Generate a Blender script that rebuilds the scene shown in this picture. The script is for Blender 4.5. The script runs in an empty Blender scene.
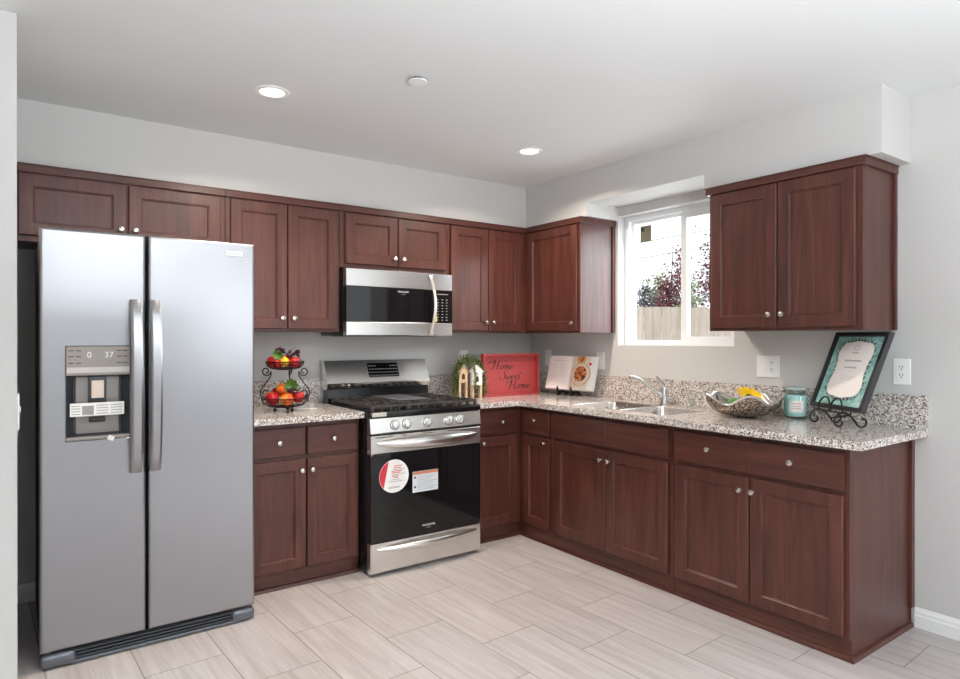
import bpy, bmesh, math, random
from mathutils import Vector, Matrix
random.seed(7)
R = math.radians
SC = bpy.context.scene
COL = SC.collection

# ------------------------------------------------------------------ camera, world, lights, exposure
cam_d = bpy.data.cameras.new('camera')
cam = bpy.data.objects.new('camera', cam_d)
COL.objects.link(cam)
cam.location = (-3.3579, -3.9613, 1.3246)
cam.rotation_euler = (R(90) - 0.0014, 0, -0.6245)
cam_d.sensor_fit = 'HORIZONTAL'
cam_d.sensor_width = 36.0
cam_d.lens = 36.0 * 642.72 / 960.0
cam_d.clip_start = 0.02
SC.camera = cam

SC.view_settings.view_transform = 'Standard'
SC.view_settings.look = 'None'
SC.view_settings.gamma = 1.0
SC.view_settings.use_curve_mapping = False
SC.view_settings.exposure = 0.33

W = bpy.data.worlds.new('sky')
SC.world = W
W.use_nodes = True
_bg = W.node_tree.nodes['Background']
_bg.inputs[0].default_value = (0.93, 0.97, 1.0, 1)
_bg.inputs[1].default_value = 1.4


def area(name, loc, rot, sx, sy, power, color, spread=180):
    d = bpy.data.lights.new(name, 'AREA')
    d.shape = 'RECTANGLE'
    d.size, d.size_y = sx, sy
    d.energy = power
    d.color = color
    d.spread = R(spread)
    o = bpy.data.objects.new(name, d)
    COL.objects.link(o)
    o.location = loc
    o.rotation_euler = rot
    return o


# daylight standing outside the openings behind the camera
DAY = (0.87, 0.94, 1.0)
area('daylight_patio_door', (-4.95, -7.75, 1.15), (R(90), 0, R(0)), 2.2, 2.1, 14, DAY)
area('daylight_rear_window', (-0.62, -7.75, 1.60), (R(90), 0, R(0)), 0.6, 0.85, 24, DAY)
area('daylight_side_window', (1.55, -4.55, 3.05), (R(48), 0, R(90)), 2.2, 1.6, 500, DAY)
area('daylight_kitchen_window', (0.42, -1.37, 1.75), (R(80), 0, R(90)), 0.85, 0.85, 12, DAY)
# added unseen fill light behind the camera, aimed up to bounce off the ceiling
area('bounce_fill', (-2.75, -4.7, 1.40), (R(180), 0, 0), 0.9, 0.9, 163, (0.87, 0.935, 1.0))

CAN_WATT = 15
CAN_COL = (1.0, 0.87, 0.74)

# ------------------------------------------------------------------ material helpers


def srgb(r, g, b):
    def f(c):
        c /= 255.0
        return c / 12.92 if c <= 0.04045 else ((c + 0.055) / 1.055) ** 2.4
    return (f(r), f(g), f(b), 1)


def mat(name, color=(0.5, 0.5, 0.5, 1), rough=0.5, metal=0.0, spec=None, coat=0.0):
    m = bpy.data.materials.new(name)
    m.use_nodes = True
    b = m.node_tree.nodes['Principled BSDF']
    b.inputs['Base Color'].default_value = color
    b.inputs['Roughness'].default_value = rough
    b.inputs['Metallic'].default_value = metal
    if spec is not None:
        b.inputs['Specular IOR Level'].default_value = spec
    if coat:
        b.inputs['Coat Weight'].default_value = coat
        b.inputs['Coat Roughness'].default_value = 0.15
    return m


class NT:
    def __init__(self, m):
        self.t = m.node_tree
        self.b = self.t.nodes['Principled BSDF']

    def n(self, kind, **kw):
        x = self.t.nodes.new(kind)
        for k, v in kw.items():
            setattr(x, k, v)
        return x

    def l(self, a, b):
        self.t.links.new(a, b)

    def coords(self, scale, which='Object', rot=(0, 0, 0), loc=(0, 0, 0)):
        tc = self.n('ShaderNodeTexCoord')
        mp = self.n('ShaderNodeMapping')
        mp.inputs['Scale'].default_value = scale
        mp.inputs['Rotation'].default_value = rot
        mp.inputs['Location'].default_value = loc
        self.l(tc.outputs[which], mp.inputs['Vector'])
        return mp.outputs['Vector']

    def noise(self, vec, scale, detail=4, rough=0.55, dist=0.0):
        x = self.n('ShaderNodeTexNoise')
        x.inputs['Scale'].default_value = scale
        x.inputs['Detail'].default_value = detail
        x.inputs['Roughness'].default_value = rough
        x.inputs['Distortion'].default_value = dist
        self.l(vec, x.inputs['Vector'])
        return x.outputs['Fac']

    def ramp(self, fac, stops, interp='LINEAR'):
        x = self.n('ShaderNodeValToRGB')
        cr = x.color_ramp
        cr.interpolation = interp
        while len(cr.elements) < len(stops):
            cr.elements.new(0.5)
        for e, (p, c) in zip(cr.elements, stops):
            e.position = p
            e.color = c
        self.l(fac, x.inputs['Fac'])
        return x.outputs['Color']

    def mix(self, fac, a, b, blend='MIX'):
        x = self.n('ShaderNodeMix', data_type='RGBA', blend_type=blend)
        for s, v in ((x.inputs[0], fac), (x.inputs[6], a), (x.inputs[7], b)):
            if hasattr(v, 'is_output'):
                self.l(v, s)
            else:
                s.default_value = v
        return x.outputs[2]

    def bump(self, h, strength=0.1, dist=0.002):
        x = self.n('ShaderNodeBump')
        x.inputs['Strength'].default_value = strength
        x.inputs['Distance'].default_value = dist
        self.l(h, x.inputs['Height'])
        self.l(x.outputs['Normal'], self.b.inputs['Normal'])


M = {}


def paint(name, c, rough=0.6, bump=0.05):
    m = mat(name, c, rough, spec=0.3)
    t = NT(m)
    v = t.coords((1, 1, 1))
    t.bump(t.noise(v, 220, 3), bump, 0.001)
    M[name] = m


paint('wall_paint', srgb(204, 202, 199))
paint('ceiling_paint', srgb(222, 223, 222), 0.7)
paint('white_trim', srgb(238, 238, 236), 0.35, 0.0)
paint('outdoor_ground', srgb(165, 166, 168), 0.9)


def wood(name, horiz):
    m = mat(name, rough=0.34, spec=0.5)
    t = NT(m)
    s = (1.5, 22, 22) if horiz else (22, 22, 1.5)
    v = t.coords(s)
    g = t.noise(v, 1.0, 6, 0.6, 1.2)
    c1 = t.ramp(g, [(0.2, srgb(62, 36, 31)), (0.5, srgb(92, 53, 45)), (0.82, srgb(120, 73, 60))])
    v2 = t.coords((3, 3, 3))
    big = t.noise(v2, 1.1, 2)
    c2 = t.mix(big, srgb(225, 212, 210), srgb(255, 247, 240))
    v3 = t.coords((4, 190, 190) if horiz else (190, 190, 4))
    fine = t.noise(v3, 1.0, 2)
    c3 = t.ramp(fine, [(0.3, (0.82, 0.82, 0.82, 1)), (0.6, (1, 1, 1, 1))])
    c = t.mix(1.0, c1, c2, 'MULTIPLY')
    c = t.mix(1.0, c, c3, 'MULTIPLY')
    t.l(c, t.b.inputs['Base Color'])
    t.bump(fine, 0.04, 0.001)
    M[name] = m


wood('cherry_vertical', False)
wood('cherry_horizontal', True)
M['cherry_dark'] = mat('cherry_dark', srgb(62, 32, 27), 0.4)


def granite():
    m = mat('granite', rough=0.10, spec=0.9)
    t = NT(m)
    v = t.coords((1, 1, 1))
    # warp
    nz = t.n('ShaderNodeTexNoise')
    nz.inputs['Scale'].default_value = 60
    t.l(v, nz.inputs['Vector'])
    ad = t.n('ShaderNodeVectorMath', operation='MULTIPLY_ADD')
    ad.inputs[1].default_value = (0.012, 0.012, 0.012)
    t.l(nz.outputs['Color'], ad.inputs[0])
    t.l(v, ad.inputs[2])
    w = ad.outputs[0]

    def vor(scale):
        x = t.n('ShaderNodeTexVoronoi')
        x.inputs['Scale'].default_value = scale
        t.l(w, x.inputs['Vector'])
        s = t.n('ShaderNodeSeparateColor')
        t.l(x.outputs['Color'], s.inputs[0])
        return s.outputs[0], s.outputs[1]
    a, a2 = vor(150)
    b, b2 = vor(230)
    base = t.ramp(a, [(0.0, srgb(222, 216, 211)), (0.30, srgb(200, 190, 182)), (0.52, srgb(170, 152, 141)), (0.70, srgb(230, 226, 222)), (0.86, srgb(136, 119, 110))], 'CONSTANT')
    dk = t.ramp(b, [(0.0, (0, 0, 0, 1)), (0.88, (1, 1, 1, 1))], 'CONSTANT')
    dc = t.ramp(b2, [(0.0, srgb(76, 68, 64)), (0.5, srgb(118, 104, 96))], 'CONSTANT')
    c = t.mix(dk, base, dc)
    t.l(c, t.b.inputs['Base Color'])
    M['granite'] = m


granite()


def tile():
    m = mat('floor_tile', rough=0.33, spec=0.4)
    t = NT(m)
    th = 0.045
    tc = t.n('ShaderNodeTexCoord')
    sp = t.n('ShaderNodeSeparateXYZ')
    t.l(tc.outputs['Object'], sp.inputs[0])

    def mth(op, a, b):
        x = t.n('ShaderNodeMath', operation=op)
        for s, v in ((x.inputs[0], a), (x.inputs[1], b)):
            if hasattr(v, 'is_output'):
                t.l(v, s)
            else:
                s.default_value = v
        return x.outputs[0]
    u = mth('ADD', mth('MULTIPLY', sp.outputs[0], math.cos(th)), mth('MULTIPLY', sp.outputs[1], math.sin(th)))
    v = mth('ADD', mth('MULTIPLY', sp.outputs[0], -math.sin(th)), mth('MULTIPLY', sp.outputs[1], math.cos(th)))
    cx = mth('ADD', v, 2.232 + 12.08)
    cy = mth('ADD', u, 1.494 + 12.08)
    cb = t.n('ShaderNodeCombineXYZ')
    t.l(cx, cb.inputs[0])
    t.l(cy, cb.inputs[1])
    br = t.n('ShaderNodeTexBrick')
    br.offset = 0.5
    br.inputs['Scale'].default_value = 1
    br.inputs['Brick Width'].default_value = 0.604
    br.inputs['Row Height'].default_value = 0.302
    br.inputs['Mortar Size'].default_value = 0.0022
    br.inputs['Mortar Smooth'].default_value = 0.2
    br.inputs['Color1'].default_value = (0, 0, 0, 1)
    br.inputs['Color2'].default_value = (1, 1, 1, 1)
    t.l(cb.outputs[0], br.inputs['Vector'])
    # streaky grain along the tile
    sc = t.n('ShaderNodeVectorMath', operation='MULTIPLY')
    sc.inputs[1].default_value = (1.6, 26, 1)
    t.l(cb.outputs[0], sc.inputs[0])
    ofs = t.n('ShaderNodeVectorMath', operation='MULTIPLY_ADD')
    ofs.inputs[1].default_value = (7, 7, 7)
    t.l(br.outputs['Color'], ofs.inputs[0])
    t.l(sc.outputs[0], ofs.inputs[2])
    g = t.noise(ofs.outputs[0], 1.0, 5, 0.6, 0.6)
    sc2 = t.n('ShaderNodeVectorMath', operation='MULTIPLY')
    sc2.inputs[1].default_value = (5, 120, 1)
    t.l(cb.outputs[0], sc2.inputs[0])
    g2 = t.noise(sc2.outputs[0], 1.0, 3)
    c = t.ramp(g, [(0.25, srgb(168, 159, 155)), (0.5, srgb(186, 178, 175)), (0.8, srgb(202, 196, 194))])
    c = t.mix(1.0, c, t.ramp(g2, [(0.3, (0.90, 0.89, 0.88, 1)), (0.6, (1, 1, 1, 1))]), 'MULTIPLY')
    c = t.mix(1.0, c, t.ramp(br.outputs['Color'], [(0, (0.95, 0.95, 0.95, 1)), (1, (1, 1, 1, 1))]), 'MULTIPLY')
    c = t.mix(br.outputs['Fac'], c, srgb(122, 112, 103))
    t.l(c, t.b.inputs['Base Color'])
    M['floor_tile'] = m


tile()


def steel(name, c, rough, stretch, amount=0.10):
    m = mat(name, c, rough, 1.0)
    t = NT(m)
    v = t.coords(stretch)
    n = t.noise(v, 1.0, 3)
    rr = t.n('ShaderNodeMapRange')
    rr.inputs['To Min'].default_value = rough - amount / 2
    rr.inputs['To Max'].default_value = rough + amount / 2
    t.l(n, rr.inputs['Value'])
    t.l(rr.outputs[0], t.b.inputs['Roughness'])
    M[name] = m


steel('stainless', srgb(160, 160, 163), 0.30, (3, 3, 300), 0.02)
steel('stainless_bright', srgb(226, 225, 222), 0.24, (3, 3, 300), 0.03)
M['chrome'] = mat('chrome', srgb(225, 225, 225), 0.08, 1.0)
M['nickel'] = mat('nickel', srgb(214, 210, 204), 0.2, 1.0)
M['black_glass'] = mat('black_glass', (0.006, 0.006, 0.007, 1), 0.05, spec=0.5)
M['black_plastic'] = mat('black_plastic', (0.010, 0.010, 0.011, 1), 0.35)
M['black_enamel'] = mat('black_enamel', (0.008, 0.008, 0.009, 1), 0.15)
M['cast_iron'] = mat('cast_iron', (0.045, 0.040, 0.037, 1), 0.38)
M['griddle_grey'] = mat('griddle_grey', srgb(88, 90, 94), 0.4)
M['wrought_iron'] = mat('wrought_iron', (0.008, 0.008, 0.008, 1), 0.35)
M['bronze_wire'] = mat('bronze_wire', srgb(38, 24, 18), 0.4, 0.6)
M['grey_plastic'] = mat('grey_plastic', srgb(150, 143, 138), 0.4)
M['grey_light'] = mat('grey_light', srgb(196, 192, 186), 0.4)
M['dark_grey'] = mat('dark_grey', srgb(62, 64, 70), 0.4)
M['grille_grey'] = mat('grille_grey', srgb(108, 112, 120), 0.35, 0.6)
M['white_plastic'] = mat('white_plastic', srgb(240, 239, 236), 0.35)
M['vinyl'] = mat('vinyl', srgb(240, 242, 243), 0.35)
M['paper'] = mat('paper', srgb(244, 241, 236), 0.7)
M['paper_pink'] = mat('paper_pink', srgb(246, 232, 228), 0.7)
M['print_grey'] = mat('print_grey', srgb(160, 158, 156), 0.7)
M['print_light'] = mat('print_light', srgb(214, 206, 202), 0.7)
M['print_black'] = mat('print_black', srgb(30, 28, 30), 0.6)
M['print_white'] = mat('print_white', srgb(225, 228, 232), 0.5)
M['red_print'] = mat('red_print', srgb(214, 52, 66), 0.5)
M['orange_print'] = mat('orange_print', srgb(206, 130, 100), 0.6)
M['yellow_print'] = mat('yellow_print', srgb(238, 214, 60), 0.5)
M['red_paint'] = mat('red_paint', srgb(158, 54, 54), 0.45)
M['script_black'] = mat('script_black', srgb(34, 14, 18), 0.5)
M['olive_label'] = mat('olive_label', srgb(120, 116, 92), 0.7)
M['frame_black'] = mat('frame_black', srgb(38, 36, 42), 0.35)
M['cream'] = mat('cream', srgb(255, 247, 241), 0.7)
M['frosted_lid'] = mat('frosted_lid', srgb(196, 212, 210), 0.2)
M['leaf_green'] = mat('leaf_green', srgb(88, 132, 52), 0.5)
M['vine_green'] = mat('vine_green', srgb(98, 108, 62), 0.6)
M['vine_pale'] = mat('vine_pale', srgb(168, 176, 130), 0.6)
M['apple_red'] = mat('apple_red', srgb(176, 30, 34), 0.25)
M['lemon'] = mat('lemon', srgb(240, 190, 30), 0.3)
M['grape'] = mat('grape', srgb(58, 22, 42), 0.2)
M['stem_brown'] = mat('stem_brown', srgb(70, 46, 28), 0.7)
M['petal'] = mat('petal', srgb(250, 198, 24), 0.5)
M['silver'] = mat('silver', srgb(238, 236, 232), 0.25, 0.8)
M['wax_teal'] = mat('wax_teal', srgb(205, 240, 236), 0.4)
M['wood_pale'] = mat('wood_pale', srgb(214, 184, 148), 0.6)
M['wood_white'] = mat('wood_white', srgb(238, 234, 226), 0.6)
M['plastic_wrap'] = mat('plastic_wrap', srgb(214, 206, 196), 0.18, 0.6)
M['beige_button'] = mat('beige_button', srgb(226, 205, 188), 0.4)
M['slot_dark'] = mat('slot_dark', (0.02, 0.02, 0.02, 1), 0.6)


def peach():
    m = mat('peach', rough=0.35)
    t = NT(m)
    v = t.coords((1, 1, 1))
    n = t.noise(v, 16, 2)
    t.l(t.ramp(n, [(0.35, srgb(206, 58, 30)), (0.52, srgb(232, 112, 36)), (0.68, srgb(244, 176, 60))]), t.b.inputs['Base Color'])
    M['peach'] = m
    m = mat('teal_mat', rough=0.6)
    t = NT(m)
    v = t.coords((1, 1, 1))
    n = t.noise(v, 30, 6, 0.7, 0.5)
    t.l(t.ramp(n, [(0.3, srgb(96, 156, 150)), (0.5, srgb(146, 198, 188)), (0.7, srgb(196, 228, 220))]), t.b.inputs['Base Color'])
    M['teal_mat'] = m
    m = mat('mosaic', rough=0.25, metal=0.55)
    t = NT(m)
    v = t.coords((1, 1, 1))
    x = t.n('ShaderNodeTexVoronoi')
    x.inputs['Scale'].default_value = 160
    t.l(v, x.inputs['Vector'])
    s = t.n('ShaderNodeSeparateColor')
    t.l(x.outputs['Color'], s.inputs[0])
    t.l(t.ramp(s.outputs[0], [(0, srgb(90, 76, 66)), (0.4, srgb(140, 122, 108)), (0.75, srgb(190, 176, 160))], 'CONSTANT'), t.b.inputs['Base Color'])
    t.bump(x.outputs['Distance'], 0.4, 0.002)
    M['mosaic'] = m
    m = mat('food', rough=0.5)
    t = NT(m)
    v = t.coords((1, 1, 1))
    x = t.n('ShaderNodeTexVoronoi')
    x.inputs['Scale'].default_value = 75
    t.l(v, x.inputs['Vector'])
    s = t.n('ShaderNodeSeparateColor')
    t.l(x.outputs['Color'], s.inputs[0])
    t.l(t.ramp(s.outputs[0], [(0, srgb(196, 104, 50)), (0.4, srgb(222, 150, 90)), (0.7, srgb(150, 66, 34)), (0.9, srgb(60, 40, 34))], 'CONSTANT'), t.b.inputs['Base Color'])
    M['food'] = m
    m = mat('fence_wood', rough=0.8)
    t = NT(m)
    v = t.coords((7, 7, 0.6))
    n = t.noise(v, 1.0, 5, 0.6)
    t.l(t.ramp(n, [(0.3, srgb(176, 158, 142)), (0.55, srgb(206, 190, 174)), (0.8, srgb(224, 212, 200))]), t.b.inputs['Base Color'])
    M['fence_wood'] = m
    for nm, a, b in (('leaf_red', srgb(74, 34, 44), srgb(150, 84, 92)), ('leaf_dark', srgb(52, 60, 60), srgb(104, 104, 108)), ('leaf_mid', srgb(116, 140, 96), srgb(176, 190, 150))):
        m = mat(nm, rough=0.6)
        t = NT(m)
        v = t.coords((1, 1, 1))
        n = t.noise(v, 9, 2)
        t.l(t.ramp(n, [(0.35, a), (0.65, b)]), t.b.inputs['Base Color'])
        M[nm] = m


peach()


def glass(name, tint, refl=0.06):
    m = bpy.data.materials.new(name)
    m.use_nodes = True
    nt = m.node_tree
    nt.nodes.clear()
    out = nt.nodes.new('ShaderNodeOutputMaterial')
    mx = nt.nodes.new('ShaderNodeMixShader')
    tr = nt.nodes.new('ShaderNodeBsdfTransparent')
    gl = nt.nodes.new('ShaderNodeBsdfGlossy')
    gl.inputs['Roughness'].default_value = 0.02
    tr.inputs['Color'].default_value = tint
    lw = nt.nodes.new('ShaderNodeLayerWeight')
    lw.inputs['Blend'].default_value = 0.5
    pw = nt.nodes.new('ShaderNodeMath')
    pw.operation = 'POWER'
    pw.inputs[1].default_value = 4.0
    nt.links.new(lw.outputs['Facing'], pw.inputs[0])
    fr = nt.nodes.new('ShaderNodeMapRange')
    fr.inputs['To Min'].default_value = refl * 0.7
    fr.inputs['To Max'].default_value = 0.6
    nt.links.new(pw.outputs[0], fr.inputs['Value'])
    nt.links.new(fr.outputs[0], mx.inputs[0])
    nt.links.new(tr.outputs[0], mx.inputs[1])
    nt.links.new(gl.outputs[0], mx.inputs[2])
    nt.links.new(mx.outputs[0], out.inputs['Surface'])
    M[name] = m


glass('clear_glass', (0.97, 0.98, 0.98, 1))
glass('jar_glass', (0.84, 0.95, 0.94, 1), 0.14)

m = mat('lamp_lens', (1, 1, 1, 1), 0.5)
m.node_tree.nodes['Principled BSDF'].inputs['Emission Color'].default_value = (1.0, 0.95, 0.88, 1)
m.node_tree.nodes['Principled BSDF'].inputs['Emission Strength'].default_value = 3.0
M['lamp_lens'] = m

# ------------------------------------------------------------------ mesh helpers


def catmull(P, n=6, closed=False):
    P = [Vector(p) for p in P]
    out = []
    N = len(P)
    segs = N if closed else N - 1
    for i in range(segs):
        if closed:
            a, b, c, d = P[(i - 1) % N], P[i], P[(i + 1) % N], P[(i + 2) % N]
        else:
            a, b, c, d = P[max(i - 1, 0)], P[i], P[i + 1], P[min(i + 2, N - 1)]
        for k in range(n):
            t = k / n
            out.append(0.5 * ((2 * b) + (c - a) * t + (2 * a - 5 * b + 4 * c - d) * t * t + (3 * b - a - 3 * c + d) * t ** 3))
    if not closed:
        out.append(P[-1])
    return out


class MB:
    def __init__(self):
        self.bm = bmesh.new()

    def box(self, x0, x1, y0, y1, z0, z1, bev=0.0, seg=2, mtx=None):
        b = self.bm
        vs = [b.verts.new((x, y, z)) for x in (x0, x1) for y in (y0, y1) for z in (z0, z1)]
        fs = [b.faces.new([vs[i] for i in f]) for f in ((0, 1, 3, 2), (4, 6, 7, 5), (0, 4, 5, 1), (2, 3, 7, 6), (0, 2, 6, 4), (1, 5, 7, 3))]
        if bev:
            es = {e for f in fs for e in f.edges}
            r = bmesh.ops.bevel(b, geom=list(es), offset=bev, segments=seg, affect='EDGES', profile=0.5)
            vs = list({v for f in r['faces'] for v in f.verts} | {v for v in vs if v.is_valid})
        if mtx is not None:
            bmesh.ops.transform(b, matrix=mtx, verts=vs)
        return self

    def loft(self, loops, cap0=True, cap1=True, closed=True):
        b = self.bm
        L = [[b.verts.new(p) for p in lp] for lp in loops]
        n = len(L[0])
        for A, B in zip(L, L[1:]):
            for i in range(n if closed else n - 1):
                j = (i + 1) % n
                b.faces.new((A[i], A[j], B[j], B[i]))
        if cap0:
            b.faces.new(list(reversed(L[0])))
        if cap1:
            b.faces.new(L[-1])
        return self

    def rects(self, steps, cap0=True, cap1=True):
        """steps: (x0,x1,z0,z1,y) rectangles lofted front to back"""
        return self.loft([[(a, y, c), (b_, y, c), (b_, y, d), (a, y, d)] for a, b_, c, d, y in steps], cap0, cap1)

    def slab(self, x0, x1, z0, z1, steps, **k):
        return self.rects([(x0 + i, x1 - i, z0 + i, z1 - i, y) for i, y in steps], **k)

    def lathe(self, prof, c=(0, 0, 0), axis='z', seg=24, cap0=True, cap1=True, sx=1, sy=1):
        def P(r, h, a):
            u, v = r * math.cos(a) * sx, r * math.sin(a) * sy
            if axis == 'z':
                q = (u, v, h)
            elif axis == 'y':
                q = (u, h, v)
            else:
                q = (h, u, v)
            return (q[0] + c[0], q[1] + c[1], q[2] + c[2])
        return self.loft([[P(r, h, 2 * math.pi * i / seg) for i in range(seg)] for r, h in prof], cap0, cap1)

    def sphere(self, c, r, s=(1, 1, 1), seg=16, rings=10):
        prof = []
        b = self.bm
        top = b.verts.new((c[0], c[1], c[2] + r * s[2]))
        bot = b.verts.new((c[0], c[1], c[2] - r * s[2]))
        rows = []
        for i in range(1, rings):
            t = math.pi * i / rings
            rows.append([b.verts.new((c[0] + r * s[0] * math.sin(t) * math.cos(2 * math.pi * k / seg), c[1] + r * s[1] * math.sin(t) * math.sin(2 * math.pi * k / seg), c[2] + r * s[2] * math.cos(t))) for k in range(seg)])
        for k in range(seg):
            j = (k + 1) % seg
            b.faces.new((top, rows[0][k], rows[0][j]))
            b.faces.new((bot, rows[-1][j], rows[-1][k]))
            for A, B in zip(rows, rows[1:]):
                b.faces.new((A[k], B[k], B[j], A[j]))
        return self

    def tube(self, pts, r, seg=8, closed=False, flat=None, up=(0, 0, 1)):
        """r: number or list; flat=(a,b) scales along the two normals"""
        P = [Vector(p) for p in pts]
        N = len(P)
        rr = r if isinstance(r, (list, tuple)) else [r] * N
        loops = []
        T0 = None
        nrm = None
        for i, p in enumerate(P):
            if closed:
                t = (P[(i + 1) % N] - P[(i - 1) % N])
            else:
                t = P[min(i + 1, N - 1)] - P[max(i - 1, 0)]
            t.normalize()
            if nrm is None:
                u = Vector(up)
                if abs(t.dot(u)) > 0.95:
                    u = Vector((1, 0, 0))
                nrm = (u - t * t.dot(u)).normalized()
            else:
                nrm = (nrm - t * t.dot(nrm))
                if nrm.length < 1e-6:
                    nrm = t.orthogonal()
                nrm.normalize()
            bi = t.cross(nrm)
            fa, fb = flat if flat else (1, 1)
            loops.append([p + (nrm * math.cos(2 * math.pi * k / seg) * fa + bi * math.sin(2 * math.pi * k / seg) * fb) * rr[i] for k in range(seg)])
        if closed:
            loops.append(loops[0])
            return self.loft(loops, False, False)
        return self.loft(loops)

    def prism(self, poly, y0, y1):
        """poly in (x,z), extruded along y"""
        return self.loft([[(x, y0, z) for x, z in poly], [(x, y1, z) for x, z in poly]])

    def prism_x(self, poly, x0, x1):
        """poly in (y,z), extruded along x"""
        return self.loft([[(x0, y, z) for y, z in poly], [(x1, y, z) for y, z in poly]])

    def prism_z(self, poly, z0, z1):
        return self.loft([[(x, y, z0) for x, y in poly], [(x, y, z1) for x, y in poly]])

    def grid(self, us, vs, keep, a0, a1, axis='z'):
        """slab of grid cells extruded between a0 and a1 along axis; holes where keep is False"""
        b = self.bm

        def q(u, v, a):
            return {'z': (u, v, a), 'x': (a, u, v), 'y': (u, a, v)}[axis]
        g = {}

        def V(i, j, a):
            k = (i, j, a)
            if k not in g:
                g[k] = b.verts.new(q(us[i], vs[j], a))
            return g[k]
        nu, nv = len(us) - 1, len(vs) - 1
        on = [[keep((us[i] + us[i + 1]) / 2, (vs[j] + vs[j + 1]) / 2) for j in range(nv)] for i in range(nu)]
        for i in range(nu):
            for j in range(nv):
                if not on[i][j]:
                    continue
                for a in (a0, a1):
                    b.faces.new((V(i, j, a), V(i + 1, j, a), V(i + 1, j + 1, a), V(i, j + 1, a)))
                for di, dj, e in ((-1, 0, ((i, j), (i, j + 1))), (1, 0, ((i + 1, j), (i + 1, j + 1))), (0, -1, ((i, j), (i + 1, j))), (0, 1, ((i, j + 1), (i + 1, j + 1)))):
                    ii, jj = i + di, j + dj
                    if not (0 <= ii < nu and 0 <= jj < nv and on[ii][jj]):
                        (p, q_), (r, s) = e
                        b.faces.new((V(p, q_, a0), V(r, s, a0), V(r, s, a1), V(p, q_, a1)))
        return self

    def leaf(self, c, size, rnd=random, d=None):
        """one small bent leaf (two triangles folded on the midrib)"""
        b = self.bm
        d = Vector(d) if d else Vector((rnd.gauss(0, 1), rnd.gauss(0, 1), rnd.gauss(0, 1)))
        d.normalize()
        s = d.cross(Vector((rnd.gauss(0, 1), rnd.gauss(0, 1), rnd.gauss(0, 1)))).normalized()
        n = d.cross(s)
        c = Vector(c)
        a, e = c, c + d * size
        m = c + d * size * 0.5
        p, q = m + s * size * 0.33 + n * size * 0.1, m - s * size * 0.33 + n * size * 0.1
        A, E, P, Q = (b.verts.new(v) for v in (a, e, p, q))
        b.faces.new((A, P, E))
        b.faces.new((A, E, Q))
        return self

    def xf(self, mtx):
        bmesh.ops.transform(self.bm, matrix=mtx, verts=self.bm.verts[:])
        return self

    def build(self, name, m, parent=None, loc=None, smooth=True, ang=35, bev=0.0):
        b = self.bm
        if bev:
            es = [e for e in b.edges if len(e.link_faces) == 2 and e.calc_face_angle(0) > R(40)]
            bmesh.ops.bevel(b, geom=es, offset=bev, segments=2, affect='EDGES', profile=0.5)
        bmesh.ops.recalc_face_normals(b, faces=b.faces[:])
        me = bpy.data.meshes.new(name)
        b.to_mesh(me)
        b.free()
        me.materials.append(M[m] if isinstance(m, str) else m)
        if smooth:
            for p in me.polygons:
                p.use_smooth = True
            me.set_sharp_from_angle(angle=R(ang))
        o = bpy.data.objects.new(name, me)
        COL.objects.link(o)
        if parent is not None:
            o.parent = parent
        if loc is not None:
            o.location = loc
        return o


def text_mesh(name, body, size, m, parent, mtx, align='CENTER', thick=0.0004):
    cu = bpy.data.curves.new(name, 'FONT')
    cu.body = body
    cu.size = size
    cu.align_x = align
    cu.align_y = 'CENTER'
    cu.extrude = thick
    o = bpy.data.objects.new(name, cu)
    COL.objects.link(o)
    dg = bpy.context.evaluated_depsgraph_get()
    dg.update()
    me = bpy.data.meshes.new_from_object(o.evaluated_get(dg))
    bpy.data.objects.remove(o)
    bpy.data.curves.remove(cu)
    me.transform(mtx)
    me.materials.clear()
    me.materials.append(M[m])
    ob = bpy.data.objects.new(name, me)
    COL.objects.link(ob)
    ob.parent = parent
    return ob


FRONT = Matrix.Rotation(R(90), 4, 'X')          # text lying in xy -> facing -y


def thing(name, label, cat, loc=(0, 0, 0), rz=0.0, group=None):
    o = bpy.data.objects.new(name, None)
    o.empty_display_size = 0.05
    COL.objects.link(o)
    o.location = loc
    o.rotation_euler = (0, 0, rz)
    tag(o, label, cat, group)
    return o


def tag(o, label, cat, group=None, kind=None):
    o['label'] = label
    o['category'] = cat
    if group:
        o['group'] = group
    if kind:
        o['kind'] = kind
    return o


def struct(o, label=None):
    o['kind'] = 'structure'
    if label:
        o['label'] = label
    return o


# ------------------------------------------------------------------ room shell
H = 2.436
XL, YR = -6.2, -7.5           # far left and rear walls, behind the camera
WX = -3.357                   # return of the left stub wall

struct(MB().box(XL - .1, 0.12, YR - .1, 0.12, -0.1, 0).build('floor', 'floor_tile', smooth=False))
struct(MB().box(XL - .1, 0.12, YR - .1, 0.12, H, H + 0.1).build('ceiling', 'ceiling_paint', smooth=False))
struct(MB().box(XL - .1, 0.12, 0, 0.12, 0, H).build('wall_back', 'wall_paint', smooth=False))
WY0, WY1, WZ0, WZ1 = -1.81, -0.927, 1.280, 2.163
SY0, SY1, SZ0, SZ1 = -5.5, -3.7, 0.5, 2.1
struct(MB().grid([YR - .1, SY0, SY1, WY0, WY1, 0], [0, SZ0, WZ0, SZ1, WZ1, H],
                 lambda u, v: not ((WY0 < u < WY1 and WZ0 < v < WZ1) or (SY0 < u < SY1 and SZ0 < v < SZ1)), 0, 0.12, 'x').build('wall_right', 'wall_paint', smooth=False))
struct(MB().prism_z([(XL, -1.25), (WX, -1.25), (WX, 0), (WX - .12, 0), (WX - .12, -1.13), (XL, -1.13)], 0, H).build('wall_left', 'wall_paint', smooth=False))
struct(MB().box(XL - .1, XL, YR, -1.25, 0, H).build('wall_left_far', 'wall_paint', smooth=False))
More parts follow.
